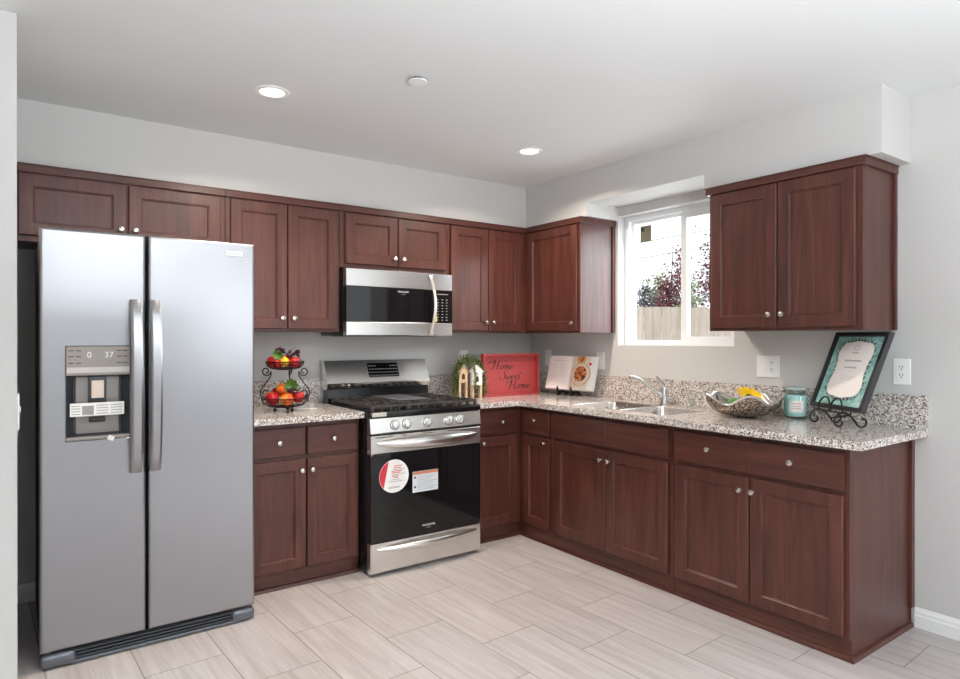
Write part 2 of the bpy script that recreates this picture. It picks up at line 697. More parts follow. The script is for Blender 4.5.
struct(MB().grid([XL, -6.05, -3.85, -0.95, -0.30, 0.0], [0, 0.02, 1.15, 2.05, 2.2, H],
                 lambda u, v: not ((-6.05 < u < -3.85 and .02 < v < 2.2) or (-.95 < u < -.3 and 1.15 < v < 2.05)), YR - .1, YR, 'y').build('wall_rear', 'wall_paint', smooth=False))
# soffits above the upper cabinets; the right one is raised over the window
ZS = 2.136
struct(MB().box(WX, -0.304, -0.304, 0, ZS, H).build('soffit_back', 'wall_paint', smooth=False))
struct(MB().grid([-2.7135, -1.822, -0.93, 0], [ZS, 2.222, H], lambda u, v: not (-1.822 < u < -.93 and v < 2.222), -0.304, 0, 'x').build('soffit_right', 'wall_paint', smooth=False))


def baseboard(name, p0, p1, n):
    """profiled board along p0-p1, n = unit normal into the room"""
    prof = [(0, 0), (0.014, 0), (0.014, 0.054), (0.011, 0.061), (0.011, 0.072), (0.006, 0.083), (0.004, 0.090), (0, 0.090)]
    lo = [[(p[0] + n[0] * a, p[1] + n[1] * a, z) for a, z in prof] for p in (p0, p1)]
    return struct(MB().loft(lo).build(name, 'white_trim', ang=20))


baseboard('baseboard_right', (0, -2.7335), (0, YR), (-1, 0))
baseboard('baseboard_back', (WX, 0), (-2.46, 0), (0, -1))
baseboard('baseboard_left', (XL, -1.25), (WX, -1.25), (0, -1))

# kitchen window: recess of painted wall, vinyl slider in it
win = bpy.data.objects.new('window_1', None)
COL.objects.link(win)
struct(win, 'white vinyl sliding window in the right wall')
FX0, FX1 = 0.075, 0.135


def yzframe(y0, y1, z0, z1, w, x0, x1, wb=None):
    wb = wb or w
    return MB().grid([y0, y0 + w, y1 - w, y1], [z0, z0 + wb, z1 - w, z1], lambda u, v: not (y0 + w < u < y1 - w and z0 + wb < v < z1 - w), x0, x1, 'x')


yzframe(WY0, WY1, WZ0, WZ1, 0.030, FX0, FX1, 0.022).build('window_frame', 'vinyl', win, smooth=False, bev=0.002)
YM = -1.405
yzframe(YM - .012, WY1 - .030, WZ0 + .022, WZ1 - .030, 0.022, 0.108, 0.130, 0.012).build('fixed_sash', 'vinyl', win, smooth=False, bev=0.002)
yzframe(WY0 + .030, YM + .022, WZ0 + .022, WZ1 - .030, 0.044, 0.082, 0.106, 0.036).build('sliding_sash', 'vinyl', win, smooth=False, bev=0.002)
MB().box(0.117, 0.121, YM, WY1 - .05, WZ0 + .03, WZ1 - .05).build('pane', 'clear_glass', win, smooth=False)
MB().box(0.092, 0.096, WY0 + .07, YM - .02, WZ0 + .05, WZ1 - .07).build('pane', 'clear_glass', win, smooth=False)
MB().box(0.1155, 0.1165, -1.118, -1.026, 1.982, 2.092).build('window_sticker', 'olive_label', win, smooth=False)
MB().box(0.1148, 0.1154, -1.056, -1.034, 2.056, 2.080).build('sticker_mark', 'print_black', win, smooth=False)
# frames of the openings behind the camera
w3 = struct(MB().grid([-6.05, -5.97, -5.0, -4.9, -3.93, -3.85], [.02, .1, 2.12, 2.2], lambda u, v: not ((-5.97 < u < -5.0 or -4.9 < u < -3.93) and .1 < v < 2.12), YR - .08, YR - .02, 'y').build('door_1', 'vinyl', smooth=False))
w5 = struct(MB().grid([-.95, -.91, -.34, -.3], [1.15, 1.19, 2.01, 2.05], lambda u, v: not (-.91 < u < -.34 and 1.19 < v < 2.01), YR - .08, YR - .02, 'y').build('window_3', 'vinyl', smooth=False))
w4 = struct(MB().grid([SY0, SY0 + .05, SY1 - .05, SY1], [SZ0, SZ0 + .05, SZ1 - .05, SZ1], lambda u, v: not (SY0 + .05 < u < SY1 - .05 and SZ0 + .05 < v < SZ1 - .05), .04, .1, 'x').build('window_2', 'vinyl', smooth=False))

# ------------------------------------------------------------------ outside the kitchen window
struct(MB().box(0.13, 24, -14, 24, -0.35, -0.25).build('ground', 'outdoor_ground', smooth=False))
RT = Vector((0.811, -0.585, 0))
FW = Vector((0.585, 0.811, 0))
FC = Vector((5.0, 2.6, 0))
yawf = math.atan2(RT.y, RT.x)
fence = thing('wooden_fence', 'weathered tan board fence outside beyond the window', 'fence', (FC.x, FC.y, -0.25), yawf)
f = MB()
random.seed(3)
x = -4.2
while x < 5.2:
    w = 0.138
    dz = random.uniform(-0.012, 0.012)
    dy = random.uniform(-0.004, 0.004)
    f.box(x, x + w, dy, dy + 0.018, 0.05, 2.07 + dz, 0.003, 1)
    x += 0.143
f.build('board_panel', 'fence_wood', fence)
for z in (0.35, 1.0, 1.7):
    MB().box(-4.2, 5.2, 0.022, 0.06, z, z + 0.09).build('rail', 'fence_wood', fence)
for k in range(5):
    MB().box(-4.1 + k * 2.3, -4.01 + k * 2.3, 0.061, 0.15, 0, 2.0).build('post', 'fence_wood', fence)


def tree(name, label, cat, cx, dist, height, blobs, lm, nleaf, size, seed):
    """cx: metres to the right of the fence centre; dist: metres behind it"""
    rnd = random.Random(seed)
    b = FC + RT * (cx * (1 + dist / 10.2) + dist * 0.288) + FW * dist
    t = thing(name, label, cat, (b.x, b.y, -0.25), yawf, 'shrubs and trees behind the fence')
    MB().tube(catmull([(0, 0, 0), (0.03, 0, height * .4), (-0.02, 0.02, height * .7), (0, 0, height * .95)]), [0.022 - 0.017 * i / 18 for i in range(19)], 7).build('trunk', 'stem_brown', t)
    fo = MB()
    tot = sum(q[3] ** 2 for q in blobs)
    for bx, by, bz, br, sz in blobs:
        for i in range(int(nleaf * br * br / tot)):
            v = Vector((rnd.gauss(0, .45), rnd.gauss(0, .45), rnd.gauss(0, .45)))
            fo.leaf((bx + v.x * br, by + v.y * br, bz + v.z * br * sz), size * rnd.uniform(.6, 1.3), rnd)
    fo.build('foliage', lm, t, smooth=False)
    return t


tree('plum_tree', 'tall reddish purple leaved tree beyond the fence, left of the window mullion', 'tree', 0.12, 2.2, 3.5, [(-.15, 0, 2.2, .34, 1), (0.06, 0, 2.6, .30, 1.4), (0.16, 0, 3.05, .18, 1.9), (-0.12, 0, 2.5, .24, 1.0), (.1, 0, 2.2, .36, .8)], 'leaf_red', 2300, 0.060, 11)
tree('plum_tree', 'reddish tree beyond the fence seen in the right hand window pane', 'tree', 0.72, 4.6, 4.0, [(0, 0, 2.7, .46, 1.3), (0.14, 0, 3.3, .40, 1.5), (.3, 0, 3.7, .35, 1)], 'leaf_red', 2000, 0.070, 12)
tree('shrub', 'dark round shrub above the fence at the left edge of the window', 'shrub', -0.36, 0.7, 2.2, [(0, 0, 2.1, .26, 1), (0.05, 0, 2.35, .16, 1.2), (-.15, 0, 2.05, .2, .8)], 'leaf_dark', 1000, 0.050, 13)
tree('shrub', 'pale green shrub behind the dark shrub left of the reddish tree', 'shrub', -0.16, 4.2, 2.8, [(0, 0, 2.5, .3, 1), (.1, 0, 2.85, .2, 1.2)], 'leaf_mid', 700, 0.060, 14)
tree('shrub', 'pale green shrub behind the fence right of the window mullion', 'shrub', 0.38, 0.7, 2.3, [(0, 0, 2.15, .2, 1), (.02, 0, 2.5, .12, 1.5)], 'leaf_mid', 500, 0.050, 15)
t = thing('garden_tree', 'green leafy tree outside the side window behind the camera', 'tree', (3.6, -6.4, -.25))
MB().tube(catmull([(0, 0, 0), (.04, 0, 1.0), (0, .03, 2.0)]), .06, 7).build('trunk', 'stem_brown', t)
b = MB()
rnd = random.Random(31)
for k in range(1500):
    v = Vector((rnd.gauss(0, .45), rnd.gauss(0, .8), rnd.gauss(0, .42)))
    b.leaf((v.x, v.y, 2.3 + v.z), rnd.uniform(.08, .16), rnd)
b.build('foliage', 'leaf_green', t, smooth=False)
for k, (zz, lab) in enumerate(((3.55, 'upper overhead power line across the sky in the window'), (3.15, 'lower overhead power line across the sky in the window'))):
    c = FC + FW * 6
    pts = [(c + RT * s)[:2] + (zz + 0.0045 * s * s + s * 0.17,) for s in range(-12, 13, 2)]
    tag(MB().tube(pts, 0.010, 5).build('power_line', 'print_grey'), lab, 'power line', 'overhead power lines')

# ------------------------------------------------------------------ cabinets
UD, BD = 0.325, 0.601         # face frame planes
DT = 0.020                    # door thickness


def knob_mesh():
    b = MB()
    b.lathe([(0.0065, 0.0), (0.0065, -0.003), (0.0045, -0.006), (0.0050, -0.012), (0.0125, -0.017), (0.0145, -0.021), (0.0125, -0.026), (0.006, -0.0285)], axis='y', seg=18)
    o = b.build('knob', 'nickel')
    me = o.data
    bpy.data.objects.remove(o)
    return me


KNOB = knob_mesh()


def add_knob(parent, x, y, z):
    o = bpy.data.objects.new('knob', KNOB)
    COL.objects.link(o)
    o.parent = parent
    o.location = (x, y, z)


def door(t, x0, x1, z0, z1, depth, knob=None, rail=0.056, hm='cherry_vertical'):
    yb, yf = -depth - 0.001, -depth - DT
    d = MB().slab(x0, x1, z0, z1, [(0, yb), (0, yf + .003), (.003, yf), (rail, yf), (rail + .003, yf + .0035), (rail + .006, yf + .0035), (rail + .009, yf + .0095)]).build('door', hm, t, ang=20)
    if knob:
        add_knob(d, knob[0], yf, knob[1])
    return d


def drawer(t, x0, x1, z0, z1, depth, knobs=(), name='drawer', split=None):
    yb, yf = -depth - 0.001, -depth - DT
    b = MB()
    xs = [x0, x1] if split is None else [x0, split - .0004, split + .0004, x1]
    for a, c in zip(xs[::2], xs[1::2]):
        e = 0.004 if split is None else 0.0012
        b.slab(a, c, z0, z1, [(0, yb), (0, yf + e), (e, yf)])
    d = b.build(name, 'cherry_horizontal', t, ang=20)
    for kx, kz in knobs:
        add_knob(d, kx, yf, kz)
    return d


def carcass(t, x0, x1, z0, z1, depth, fm='cherry_vertical'):
    """box with a face frame standing flush at y=-depth"""
    MB().box(x0, x1, -depth + .02, -.002, z0, z1).build('carcass', fm, t, smooth=False)
    MB().box(x0, x1, -depth, -depth + .0195, z0, z1, 0.001, 1).build('face_frame', fm, t, smooth=False)


def crown(t, pts, z=2.094, top=2.133):
    """moulding along a polyline (x,y) in the local frame, mitred; pts carry outward offset dirs"""
    prof = [(0, z), (0.014, z), (0.016, z + .002), (0.016, top - .006), (0.020, top - .005), (0.020, top), (0, top)]
    lo = [[(p[0] + d[0] * a, p[1] + d[1] * a, h) for a, h in prof] for p, d in pts]
    MB().loft(lo).build('crown_moulding', 'cherry_horizontal', t, ang=15)


UZ0, UZ1 = 1.365, 2.096
UG = 'dark cherry wall cabinets'
# back wall run (front faces -y); local x = world x
t = thing('wall_cabinet', 'low dark cherry wall cabinet with two doors above the refrigerator', 'cabinet', (0, 0, 0), 0, UG)
carcass(t, WX + .002, -2.442, 1.775, UZ1, UD)
door(t, -3.352, -2.914, 1.803, 2.086, UD, (-2.940, 1.862))
door(t, -2.905, -2.470, 1.803, 2.086, UD, (-2.876, 1.862))
crown(t, [((WX + .002, -UD), (0, -1)), ((-2.442, -UD), (0, -1))])
t = thing('wall_cabinet', 'tall dark cherry wall cabinet between refrigerator and microwave, above the fruit stand', 'cabinet', (0, 0, 0), 0, UG)
carcass(t, -2.440, -1.782, UZ0, UZ1, UD)
door(t, -2.416, -2.106, 1.380, 2.086, UD, (-2.137, 1.441))
door(t, -2.100, -1.800, 1.380, 2.086, UD, (-2.070, 1.441))
crown(t, [((-2.440, -UD), (0, -1)), ((-1.782, -UD), (0, -1))])
t = thing('wall_cabinet', 'short dark cherry wall cabinet directly above the microwave', 'cabinet', (0, 0, 0), 0, UG)
carcass(t, -1.780, -1.012, 1.756, UZ1, UD)
door(t, -1.748, -1.394, 1.780, 2.086, UD, (-1.423, 1.829))
door(t, -1.388, -1.030, 1.780, 2.086, UD, (-1.359, 1.829))
crown(t, [((-1.780, -UD), (0, -1)), ((-1.012, -UD), (0, -1))])
t = thing('wall_cabinet', 'dark cherry wall cabinet right of the microwave, reaching the room corner', 'cabinet', (0, 0, 0), 0, UG)
carcass(t, -1.010, -0.002, UZ0, UZ1, UD)
door(t, -0.990, -0.678, 1.380, 2.086, UD, (-0.705, 1.441))
door(t, -0.672, -0.375, 1.380, 2.086, UD, (-0.642, 1.441))
crown(t, [((-1.010, -UD), (0, -1)), ((-UD, -UD), (-1, -1))])
# right wall run: local x = -world y, front faces -x
RZ = R(-90)
t = thing('wall_cabinet', 'single door dark cherry wall cabinet left of the window', 'cabinet', (0, 0, 0), RZ, UG)
carcass(t, UD + .002, 0.8925, UZ0, UZ1, UD)
door(t, 0.366, 0.872, 1.380, 2.086, UD, (0.838, 1.430))
crown(t, [((UD, -UD), (-1, -1)), ((0.8925, -UD), (1, -1)), ((0.8925, -.003), (1, 0))])
MB().box(0.8925, 0.905, -.026, -.003, UZ0, UZ1 - .002, 0.001, 1).build('scribe_strip', 'cherry_vertical', t)
t = thing('wall_cabinet', 'two door dark cherry wall cabinet right of the window, over the framed print', 'cabinet', (0, 0, 0), RZ, UG)
carcass(t, 1.873, 2.647, UZ0, UZ1, UD)
door(t, 1.893, 2.257, 1.380, 2.086, UD, (2.226, 1.443))
door(t, 2.263, 2.622, 1.380, 2.086, UD, (2.292, 1.443))
crown(t, [((1.873, -.003), (-1, 0)), ((1.873, -UD), (-1, -1)), ((2.647, -UD), (1, -1)), ((2.647, -.003), (1, 0))])
MB().box(2.647, 2.660, -.026, -.003, UZ0, UZ1 - .002, 0.001, 1).build('scribe_strip', 'cherry_vertical', t)

BG = 'dark cherry base cabinets'
BZ1 = 0.880


def base(label, x0, x1, rz=0.0, toe=None, hollow=False):
    t = thing('base_cabinet', label, 'cabinet', (0, 0, 0), rz, BG)
    if hollow:
        MB().box(x0, x0 + .016, -BD + .02, -.002, 0.088, BZ1).box(x1 - .016, x1, -BD + .02, -.002, 0.088, BZ1).box(x0 + .0165, x1 - .0165, -BD + .02, -.002, 0.088, .104).box(x0 + .0165, x1 - .0165, -.012, -.002, .1045, BZ1).build('carcass', 'cherry_vertical', t, smooth=False)
    else:
        MB().box(x0, x1, -BD + .02, -.002, 0.088, BZ1).build('carcass', 'cherry_vertical', t, smooth=False)
    MB().box(x0, x1, -BD, -BD + .0195, 0.088, BZ1, .001, 1).build('face_frame', 'cherry_vertical', t, smooth=False)
    a, b = toe or (x0, x1)
    MB().box(a, b, -BD + .015, -BD + .03, 0.0, 0.0875).build('toe_kick', 'cherry_horizontal', t, smooth=False)
    MB().loft([[(xx, -BD + .015, 0), (xx, -BD, 0), (xx, -BD + .001, .010), (xx, -BD + .006, .017), (xx, -BD + .015, .020)] for xx in (a, b)]).build('shoe_moulding', 'cherry_horizontal', t)
    return t


DZ0, DZ1, PZ0, PZ1 = 0.702, 0.853, 0.100, 0.680
t = base('dark cherry base cabinet between refrigerator and range, two drawers over two doors', -2.438, -1.783)
drawer(t, -2.405, -2.101, DZ0, DZ1, BD, [(-2.247, .778)])
drawer(t, -2.092, -1.800, DZ0, DZ1, BD, [(-1.945, .778)])
door(t, -2.405, -2.101, PZ0, PZ1, BD, (-2.126, .622))
door(t, -2.092, -1.800, PZ0, PZ1, BD, (-2.068, .622))
t = base('narrow dark cherry base cabinet right of the range, against the corner', -1.024, -BD - .001)
drawer(t, -1.005, -0.648, DZ0, DZ1, BD, [(-0.776, .778)])
door(t, -1.005, -0.648, PZ0, PZ1, BD, (-0.930, .652))
t = base('narrowest dark cherry base cabinet, on the window wall in the corner', 0.002, 0.930, RZ, (BD - .0145, .930))
MB().box(.572, .586, -BD + .0005, -BD + .0145, 0, .0875).build('toe_kick', 'cherry_horizontal', t, smooth=False)
drawer(t, 0.652, 0.908, DZ0, DZ1, BD, [(0.778, .792)])
door(t, 0.652, 0.905, PZ0, PZ1, BD, (0.870, .655))
t = base('dark cherry sink base cabinet under the window with false drawer fronts', 0.932, 1.846, RZ, None, True)
drawer(t, 0.942, 1.829, DZ0, DZ1, BD, (), 'false_front', 1.389)
door(t, 0.957, 1.386, PZ0, PZ1, BD, (1.358, .625))
door(t, 1.392, 1.823, PZ0, PZ1, BD, (1.422, .625))
t = base('dark cherry base cabinet at the open end of the counter, with bare side panel', 1.848, 2.718, RZ, (1.848, 2.7175))
drawer(t, 1.868, 2.700, DZ0, DZ1, BD, [(2.072, .786), (2.485, .786)], 'drawer', 2.283)
door(t, 1.876, 2.280, PZ0, PZ1, BD, (2.244, .622))
door(t, 2.286, 2.698, PZ0, PZ1, BD, (2.306, .622))
MB().box(2.703, 2.7175, -BD + .0305, -.002, 0, .0875).build('toe_kick', 'cherry_horizontal', t, smooth=False)
MB().loft([[(2.7180, yy, 0), (2.733, yy, 0), (2.732, yy, .010), (2.727, yy, .017), (2.7180, yy, .020)] for yy in (-BD, -.016)]).build('shoe_moulding', 'cherry_horizontal', t)
MB().box(2.718, 2.732, -.034, -.003, 0.0905, BZ1 - .001, .001, 1).build('scribe_strip', 'cherry_vertical', t)

# ------------------------------------------------------------------ countertops
t = thing('countertop', 'short speckled granite countertop between refrigerator and range', 'countertop', (0, 0, 0), 0)
MB().box(-2.440, -1.780, -0.664, -.001, BZ1 + .0005, 0.914).build('slab', 'granite', t, ang=20, bev=0.004)
MB().box(-2.440, -1.780, -0.021, -.001, 0.9145, 1.066).build('backsplash', 'granite', t, bev=0.002)
t = thing('countertop', 'long L shaped speckled granite countertop under the window', 'countertop', (0, 0, 0), 0)
KX0, KX1, KY0, KY1 = -0.545, -0.150, -1.765, -1.010
MB().grid([-1.026, -0.664, KX0, KX1, -.001], [-2.785, KY0, KY1, -0.664, -.001],
          lambda u, v: (u > -.664 or v > -.664) and not (KX0 < u < KX1 and KY0 < v < KY1), BZ1 + .0005, 0.914).build('slab', 'granite', t, ang=20, bev=0.004)
MB().box(-1.026, -0.0215, -0.021, -.001, 0.9145, 1.066).build('backsplash', 'granite', t, bev=0.002)
MB().box(-0.021, -.001, -2.785, -.001, 0.9145, 1.066).build('backsplash', 'granite', t, bev=0.002)


# sink
def rrect(x0, x1, y0, y1, z, r, n=5):
    out = []
    for cx, cy, a0 in ((x1 - r, y1 - r, 0), (x0 + r, y1 - r, 90), (x0 + r, y0 + r, 180), (x1 - r, y0 + r, 270)):
        for k in range(n + 1):
            a = R(a0 + 90 * k / n)
            out.append((cx + r * math.cos(a), cy + r * math.sin(a), z))
    return out


sk = thing('kitchen_sink', 'double bowl stainless steel sink set under the granite beneath the window', 'sink', (0, 0, 0))
for y0, y1 in ((KY0 + .003, -1.395), (-1.375, KY1 - .003)):
    x0, x1 = KX0 + .003, KX1 - .003
    b = MB()
    lo = []
    for i, z, r in ((0, .912, .035), (.004, .9125, .035), (.010, .906, .04), (.014, .74, .05), (.05, .722, .05)):
        lo.append(rrect(x0 + i, x1 - i, y0 + i, y1 - i, z, r))
    b.loft([rrect(x0, x1, y0, y1, .73, .035)] + lo, False, True)
    bw = b.build('bowl', 'stainless_bright', sk, ang=50)
    MB().lathe([(.040, .7225), (.040, .726), (.030, .7265), (.026, .724)], ((x0 + x1) / 2, (y0 + y1) / 2, 0), seg=20).build('drain', 'chrome', bw)

fc = thing('kitchen_faucet', 'chrome single lever faucet behind the sink', 'faucet', (-0.085, -1.385, 0.9145), 0)
MB().lathe([(.030, 0), (.030, .005), (.024, .012), (.022, .05), (.024, .085), (.022, .105), (.012, .112)], seg=24).build('body', 'chrome', fc)
sp = catmull([(-.012, .01, .05), (-.06, .03, .095), (-.12, .055, .140), (-.18, .08, .168), (-.215, .095, .172)], 8)
MB().tube(sp, [0.013 - .002 * i / (len(sp) - 1) for i in range(len(sp))], 12).build('spout', 'chrome', fc)
MB().tube(catmull([(0, 0, .105), (.0, .012, .125), (-.008, .030, .150), (-.02, .05, .172)], 6), [.012 - .0003 * i for i in range(19)], 10, flat=(1, .7)).build('lever', 'chrome', fc)
sd = thing('soap_dispenser', 'small chrome pump soap dispenser beside the faucet', 'soap dispenser', (-0.075, -1.56, 0.9145), 0)
MB().lathe([(.016, 0), (.016, .006), (.009, .012), (.008, .07), (.011, .075), (.011, .09), (.005, .095)], seg=16).build('pump', 'chrome', sd)
MB().tube([(0, 0, .085), (-.03, .006, .094), (-.055, .012, .088)], [.006, .005, .004], 8).build('nozzle', 'chrome', sd)

# ------------------------------------------------------------------ refrigerator
FX0_, FXM, FX1_ = -3.286, -2.903, -2.446
FY = -0.878
fr = thing('refrigerator', 'stainless steel side by side refrigerator with water dispenser', 'refrigerator', (0, 0, 0))
MB().box(FX0_ + .003, FX1_ - .003, FY + .075, -.060, 0.03, 1.742, .004).build('cabinet_body', 'black_plastic', fr)
DX0, DX1, DZB, DZT = -3.200, -2.964, 0.904, 1.296
zb, zt = 0.068, 1.770
b = MB()
x0, x1 = FX0_, FXM - .004
b.rects([(x0, x1, zb, zt, FY + .070), (x0, x1, zb, zt, FY + .012), (x0 + .004, x1 - .004, zb + .004, zt - .004, FY + .003), (x0 + .011, x1 - .011, zb + .011, zt - .011, FY),
         (DX0, DX1, DZB, DZT, FY), (DX0 + .003, DX1 - .003, DZB + .003, DZT - .003, FY + .003), (DX0 + .003, DX1 - .003, DZB + .003, DZT - .003, FY + .058)])
ld = b.build('freezer_door', 'stainless', fr, ang=20)
x0, x1 = FXM + .004, FX1_
rd = MB().rects([(x0, x1, zb, zt, FY + .070), (x0, x1, zb, zt, FY + .012), (x0 + .004, x1 - .004, zb + .004, zt - .004, FY + .003), (x0 + .011, x1 - .011, zb + .011, zt - .011, FY)]).build('fridge_door', 'stainless', fr, ang=20)
for hx, d in ((-2.947, ld), (-2.874, rd)):
    n = 24
    pts, lo = [], []
    for i in range(n + 1):
        s = i / n
        z = 0.757 + 0.732 * s
        bow = math.sin(math.pi * s) ** 0.6
        yy = FY - 0.012 - 0.052 * bow
        hw, ht = 0.023, 0.011
        lo.append([(hx + hw * cx_, yy + ht * cy_, z) for cx_, cy_ in ((-1, .6), (-.92, -.5), (-.6, -1), (.6, -1), (.92, -.5), (1, .6), (.8, 1), (-.8, 1))])
    b = MB().loft(lo)
    for z in (0.772, 1.474):
        b.box(hx - .017, hx + .017, FY - .018, FY + .001, z - .018, z + .018, .003)
    b.build('handle', 'stainless', d)
# dispenser
dp = MB().slab(DX0 + .0035, DX1 - .0035, 1.173, DZT - .0035, [(0, FY + .057), (0, FY + .001), (.002, FY - .001)]).build('dispenser_panel', 'grey_plastic', fr)
MB().box(DX0 + .006, DX1 - .006, FY - .003, FY - .0012, 1.184, 1.207, .0005, 1).build('button_strip', 'grey_light', dp)
text_mesh('temperature_digits', '0', 0.034, 'print_white', dp, Matrix.Translation((-3.116, FY - .0015, 1.2565)) @ FRONT)
text_mesh('temperature_digits', '37', 0.034, 'print_white', dp, Matrix.Translation((-3.0456, FY - .0015, 1.2565)) @ FRONT)
b = MB()
for gx in (-3.180, -3.1535, -3.008, -2.9866):
    for gz in (1.275, 1.251, 1.224):
        b.box(gx - .009, gx + .009, FY - .0016, FY - .0011, gz - .002, gz + .002)
b.build('panel_icons', 'dark_grey', dp)
cv = MB().rects([(DX0 + .0035, DX1 - .0035, DZB + .02, 1.1725, FY + .010), (DX0 + .030, DX1 - .030, DZB + .03, 1.170, FY + .0555), (DX0 + .031, DX1 - .031, DZB + .031, 1.169, FY + .057)], False, True).build('dispenser_cavity', 'dark_grey', fr, ang=15)
MB().box(DX0 + .004, DX1 - .004, FY + .004, FY + .055, DZB + .004, DZB + .018, .002).build('drip_tray', 'grey_plastic', fr)
MB().box(-3.162, -3.004, FY + .042, FY + .0565, .926, 1.168, .004).build('dispenser_chute', 'grey_plastic', fr)
pdl = MB().box(-3.117, -3.053, FY + .018, FY + .040, 1.053, 1.168, .003, 2).build('dispenser_paddle', 'dark_grey', fr)
MB().box(-3.1075, -3.0625, FY + .011, FY + .0175, 1.078, 1.151, .002).build('paddle_pad', 'beige_button', pdl)
MB().box(-3.116, -3.056, FY + .018, FY + .040, .978, .997, .004).build('spout_guard', 'slot_dark', fr)
lb = MB().box(-3.1835, -2.9894, FY + .004, FY + .0046, 1.006, 1.060).build('dispenser_label', 'paper', fr, smooth=False)
b = MB()
for i in range(4):
    for xx, ww in ((-3.178, .030), (-3.0906, .042), (-3.039, .042)):
        b.box(xx, xx + ww, FY + .0032, FY + .0038, 1.014 + i * .011, 1.017 + i * .011)
b.box(-3.141, -3.100, FY + .0032, FY + .0038, 1.011, 1.048)
b.build('label_print', 'print_grey', lb, smooth=False)
MB().box(-3.0506, -3.0266, FY - .0012, FY - .0006, .900, .919, mtx=Matrix.Translation((-3.0386, 0, .91)) @ Matrix.Rotation(R(25), 4, 'Y') @ Matrix.Translation((3.0386, 0, -.91))).build('tape_scrap', 'paper', fr, smooth=False)
# badge
bd = MB().box(-2.5785, -2.4997, FY - .003, FY + .0005, 1.705, 1.729, .001, 1).build('badge', 'chrome', fr)
text_mesh('badge_lettering', 'FRIGIDAIRE', 0.0115, 'print_grey', bd, Matrix.Translation((-2.539, FY - .0034, 1.7195)) @ FRONT)
# base grille
gr = MB().prism_x([(FY + .02, .004), (FY + .02, .062), (FY + .10, .062), (FY + .10, .004)], FX0_ + .12, FX1_ - .10).build('base_grille', 'black_plastic', fr, smooth=False)
MB().box(FX0_ + .10, FX1_ - .08, FY - .002, FY + .02, .004, .018, .004).build('grille_lip', 'grille_grey', gr)
for k, z in enumerate((.026, .040, .054)):
    MB().box(FX0_ + .12, FX1_ - .10, FY + .002, FY + .019, z - .0032, z + .0028, .001, 1).build('louvre', 'dark_grey', gr)
for sx, xx in ((-1, FX0_), (1, FX1_)):
    a, c = (xx + .001, xx + .125) if sx < 0 else (xx - .105, xx - .001)
    MB().box(a, c, FY - .004, FY + .07, .003, .060, .018, 4).build('grille_end_cap', 'grille_grey', fr)
    MB().box(xx + (.02 if sx < 0 else -.06), xx + (.06 if sx < 0 else -.02), FY + .075, FY + .12, 0, .03).build('leveling_foot', 'black_plastic', fr)
    hx = xx + .03 if sx < 0 else xx - .03
    MB().lathe([(.012, .0602), (.012, .0672)], (hx, FY + .035, 0), seg=14).build('hinge', 'chrome', fr)

# ------------------------------------------------------------------ range
RX0, RX1, RY = -1.800, -1.052, -0.737
rg = thing('gas_range', 'stainless steel gas range with black oven door and stickers', 'range', (0.024, 0, 0))
MB().box(RX0, RX1, RY + .045, -.045, .035, .885, .002).build('body', 'black_enamel', rg)
for xx in (RX0 + .04, RX1 - .04):
    for yy in (RY + .08, -.1):
        MB().lathe([(.018, 0), (.018, .012), (.012, .014), (.012, .036)], (xx, yy, 0), seg=14).build('foot', 'black_plastic', rg)


def panel(x0, x1, z0, z1, y1=RY + .044, e=.006):
    return MB().slab(x0, x1, z0, z1, [(0, y1), (0, RY + e), (e * .4, RY + e * .4), (e, RY)])


dr = panel(RX0, RX1, .018, .185).build('storage_drawer', 'stainless_bright', rg, ang=20)
od = panel(RX0, RX1, .681, .784).build('oven_door', 'stainless_bright', rg, ang=20)
gl = MB().slab(RX0 + .002, RX1 - .002, .190, .680, [(0, RY + .044), (0, RY + .004), (.003, RY + .001)]).build('oven_glass', 'black_glass', rg, ang=20)
MB().box(RX0 + .02, RX1 - .02, RY + .012, RY + .03, .784, .794).build('door_gap', 'black_plastic', rg, smooth=False)


def crescent(z, h, out, y0=RY):
    lo = []
    n = 28
    for i in range(n + 1):
        s = i / n
        w = math.sin(math.pi * s) ** 0.55
        x = RX0 + .035 + (RX1 - RX0 - .07) * s
        hh, th = 0.006 + h * w, 0.004 + .012 * w
        yc = y0 - 0.004 - out * math.sin(math.pi * s) ** .75
        lo.append([(x, yc + th * math.cos(2 * math.pi * k / 12), z + hh * math.sin(2 * math.pi * k / 12) - .008 * w) for k in range(12)])
    return MB().loft(lo)


crescent(.742, .024, .048).build('oven_handle', 'stainless_bright', od)
crescent(.152, .017, .030).build('drawer_handle', 'stainless_bright', dr)
for xa, xb in ((-1.77, -1.66), (-1.60, -1.575), (-1.47, -1.40), (-1.29, -1.25), (-1.19, -1.165), (-1.15, -1.08)):
    MB().box(xa, xb, RY - .0006, RY + .001, .7715, .7760).build('vent_slot', 'slot_dark', od, smooth=False)
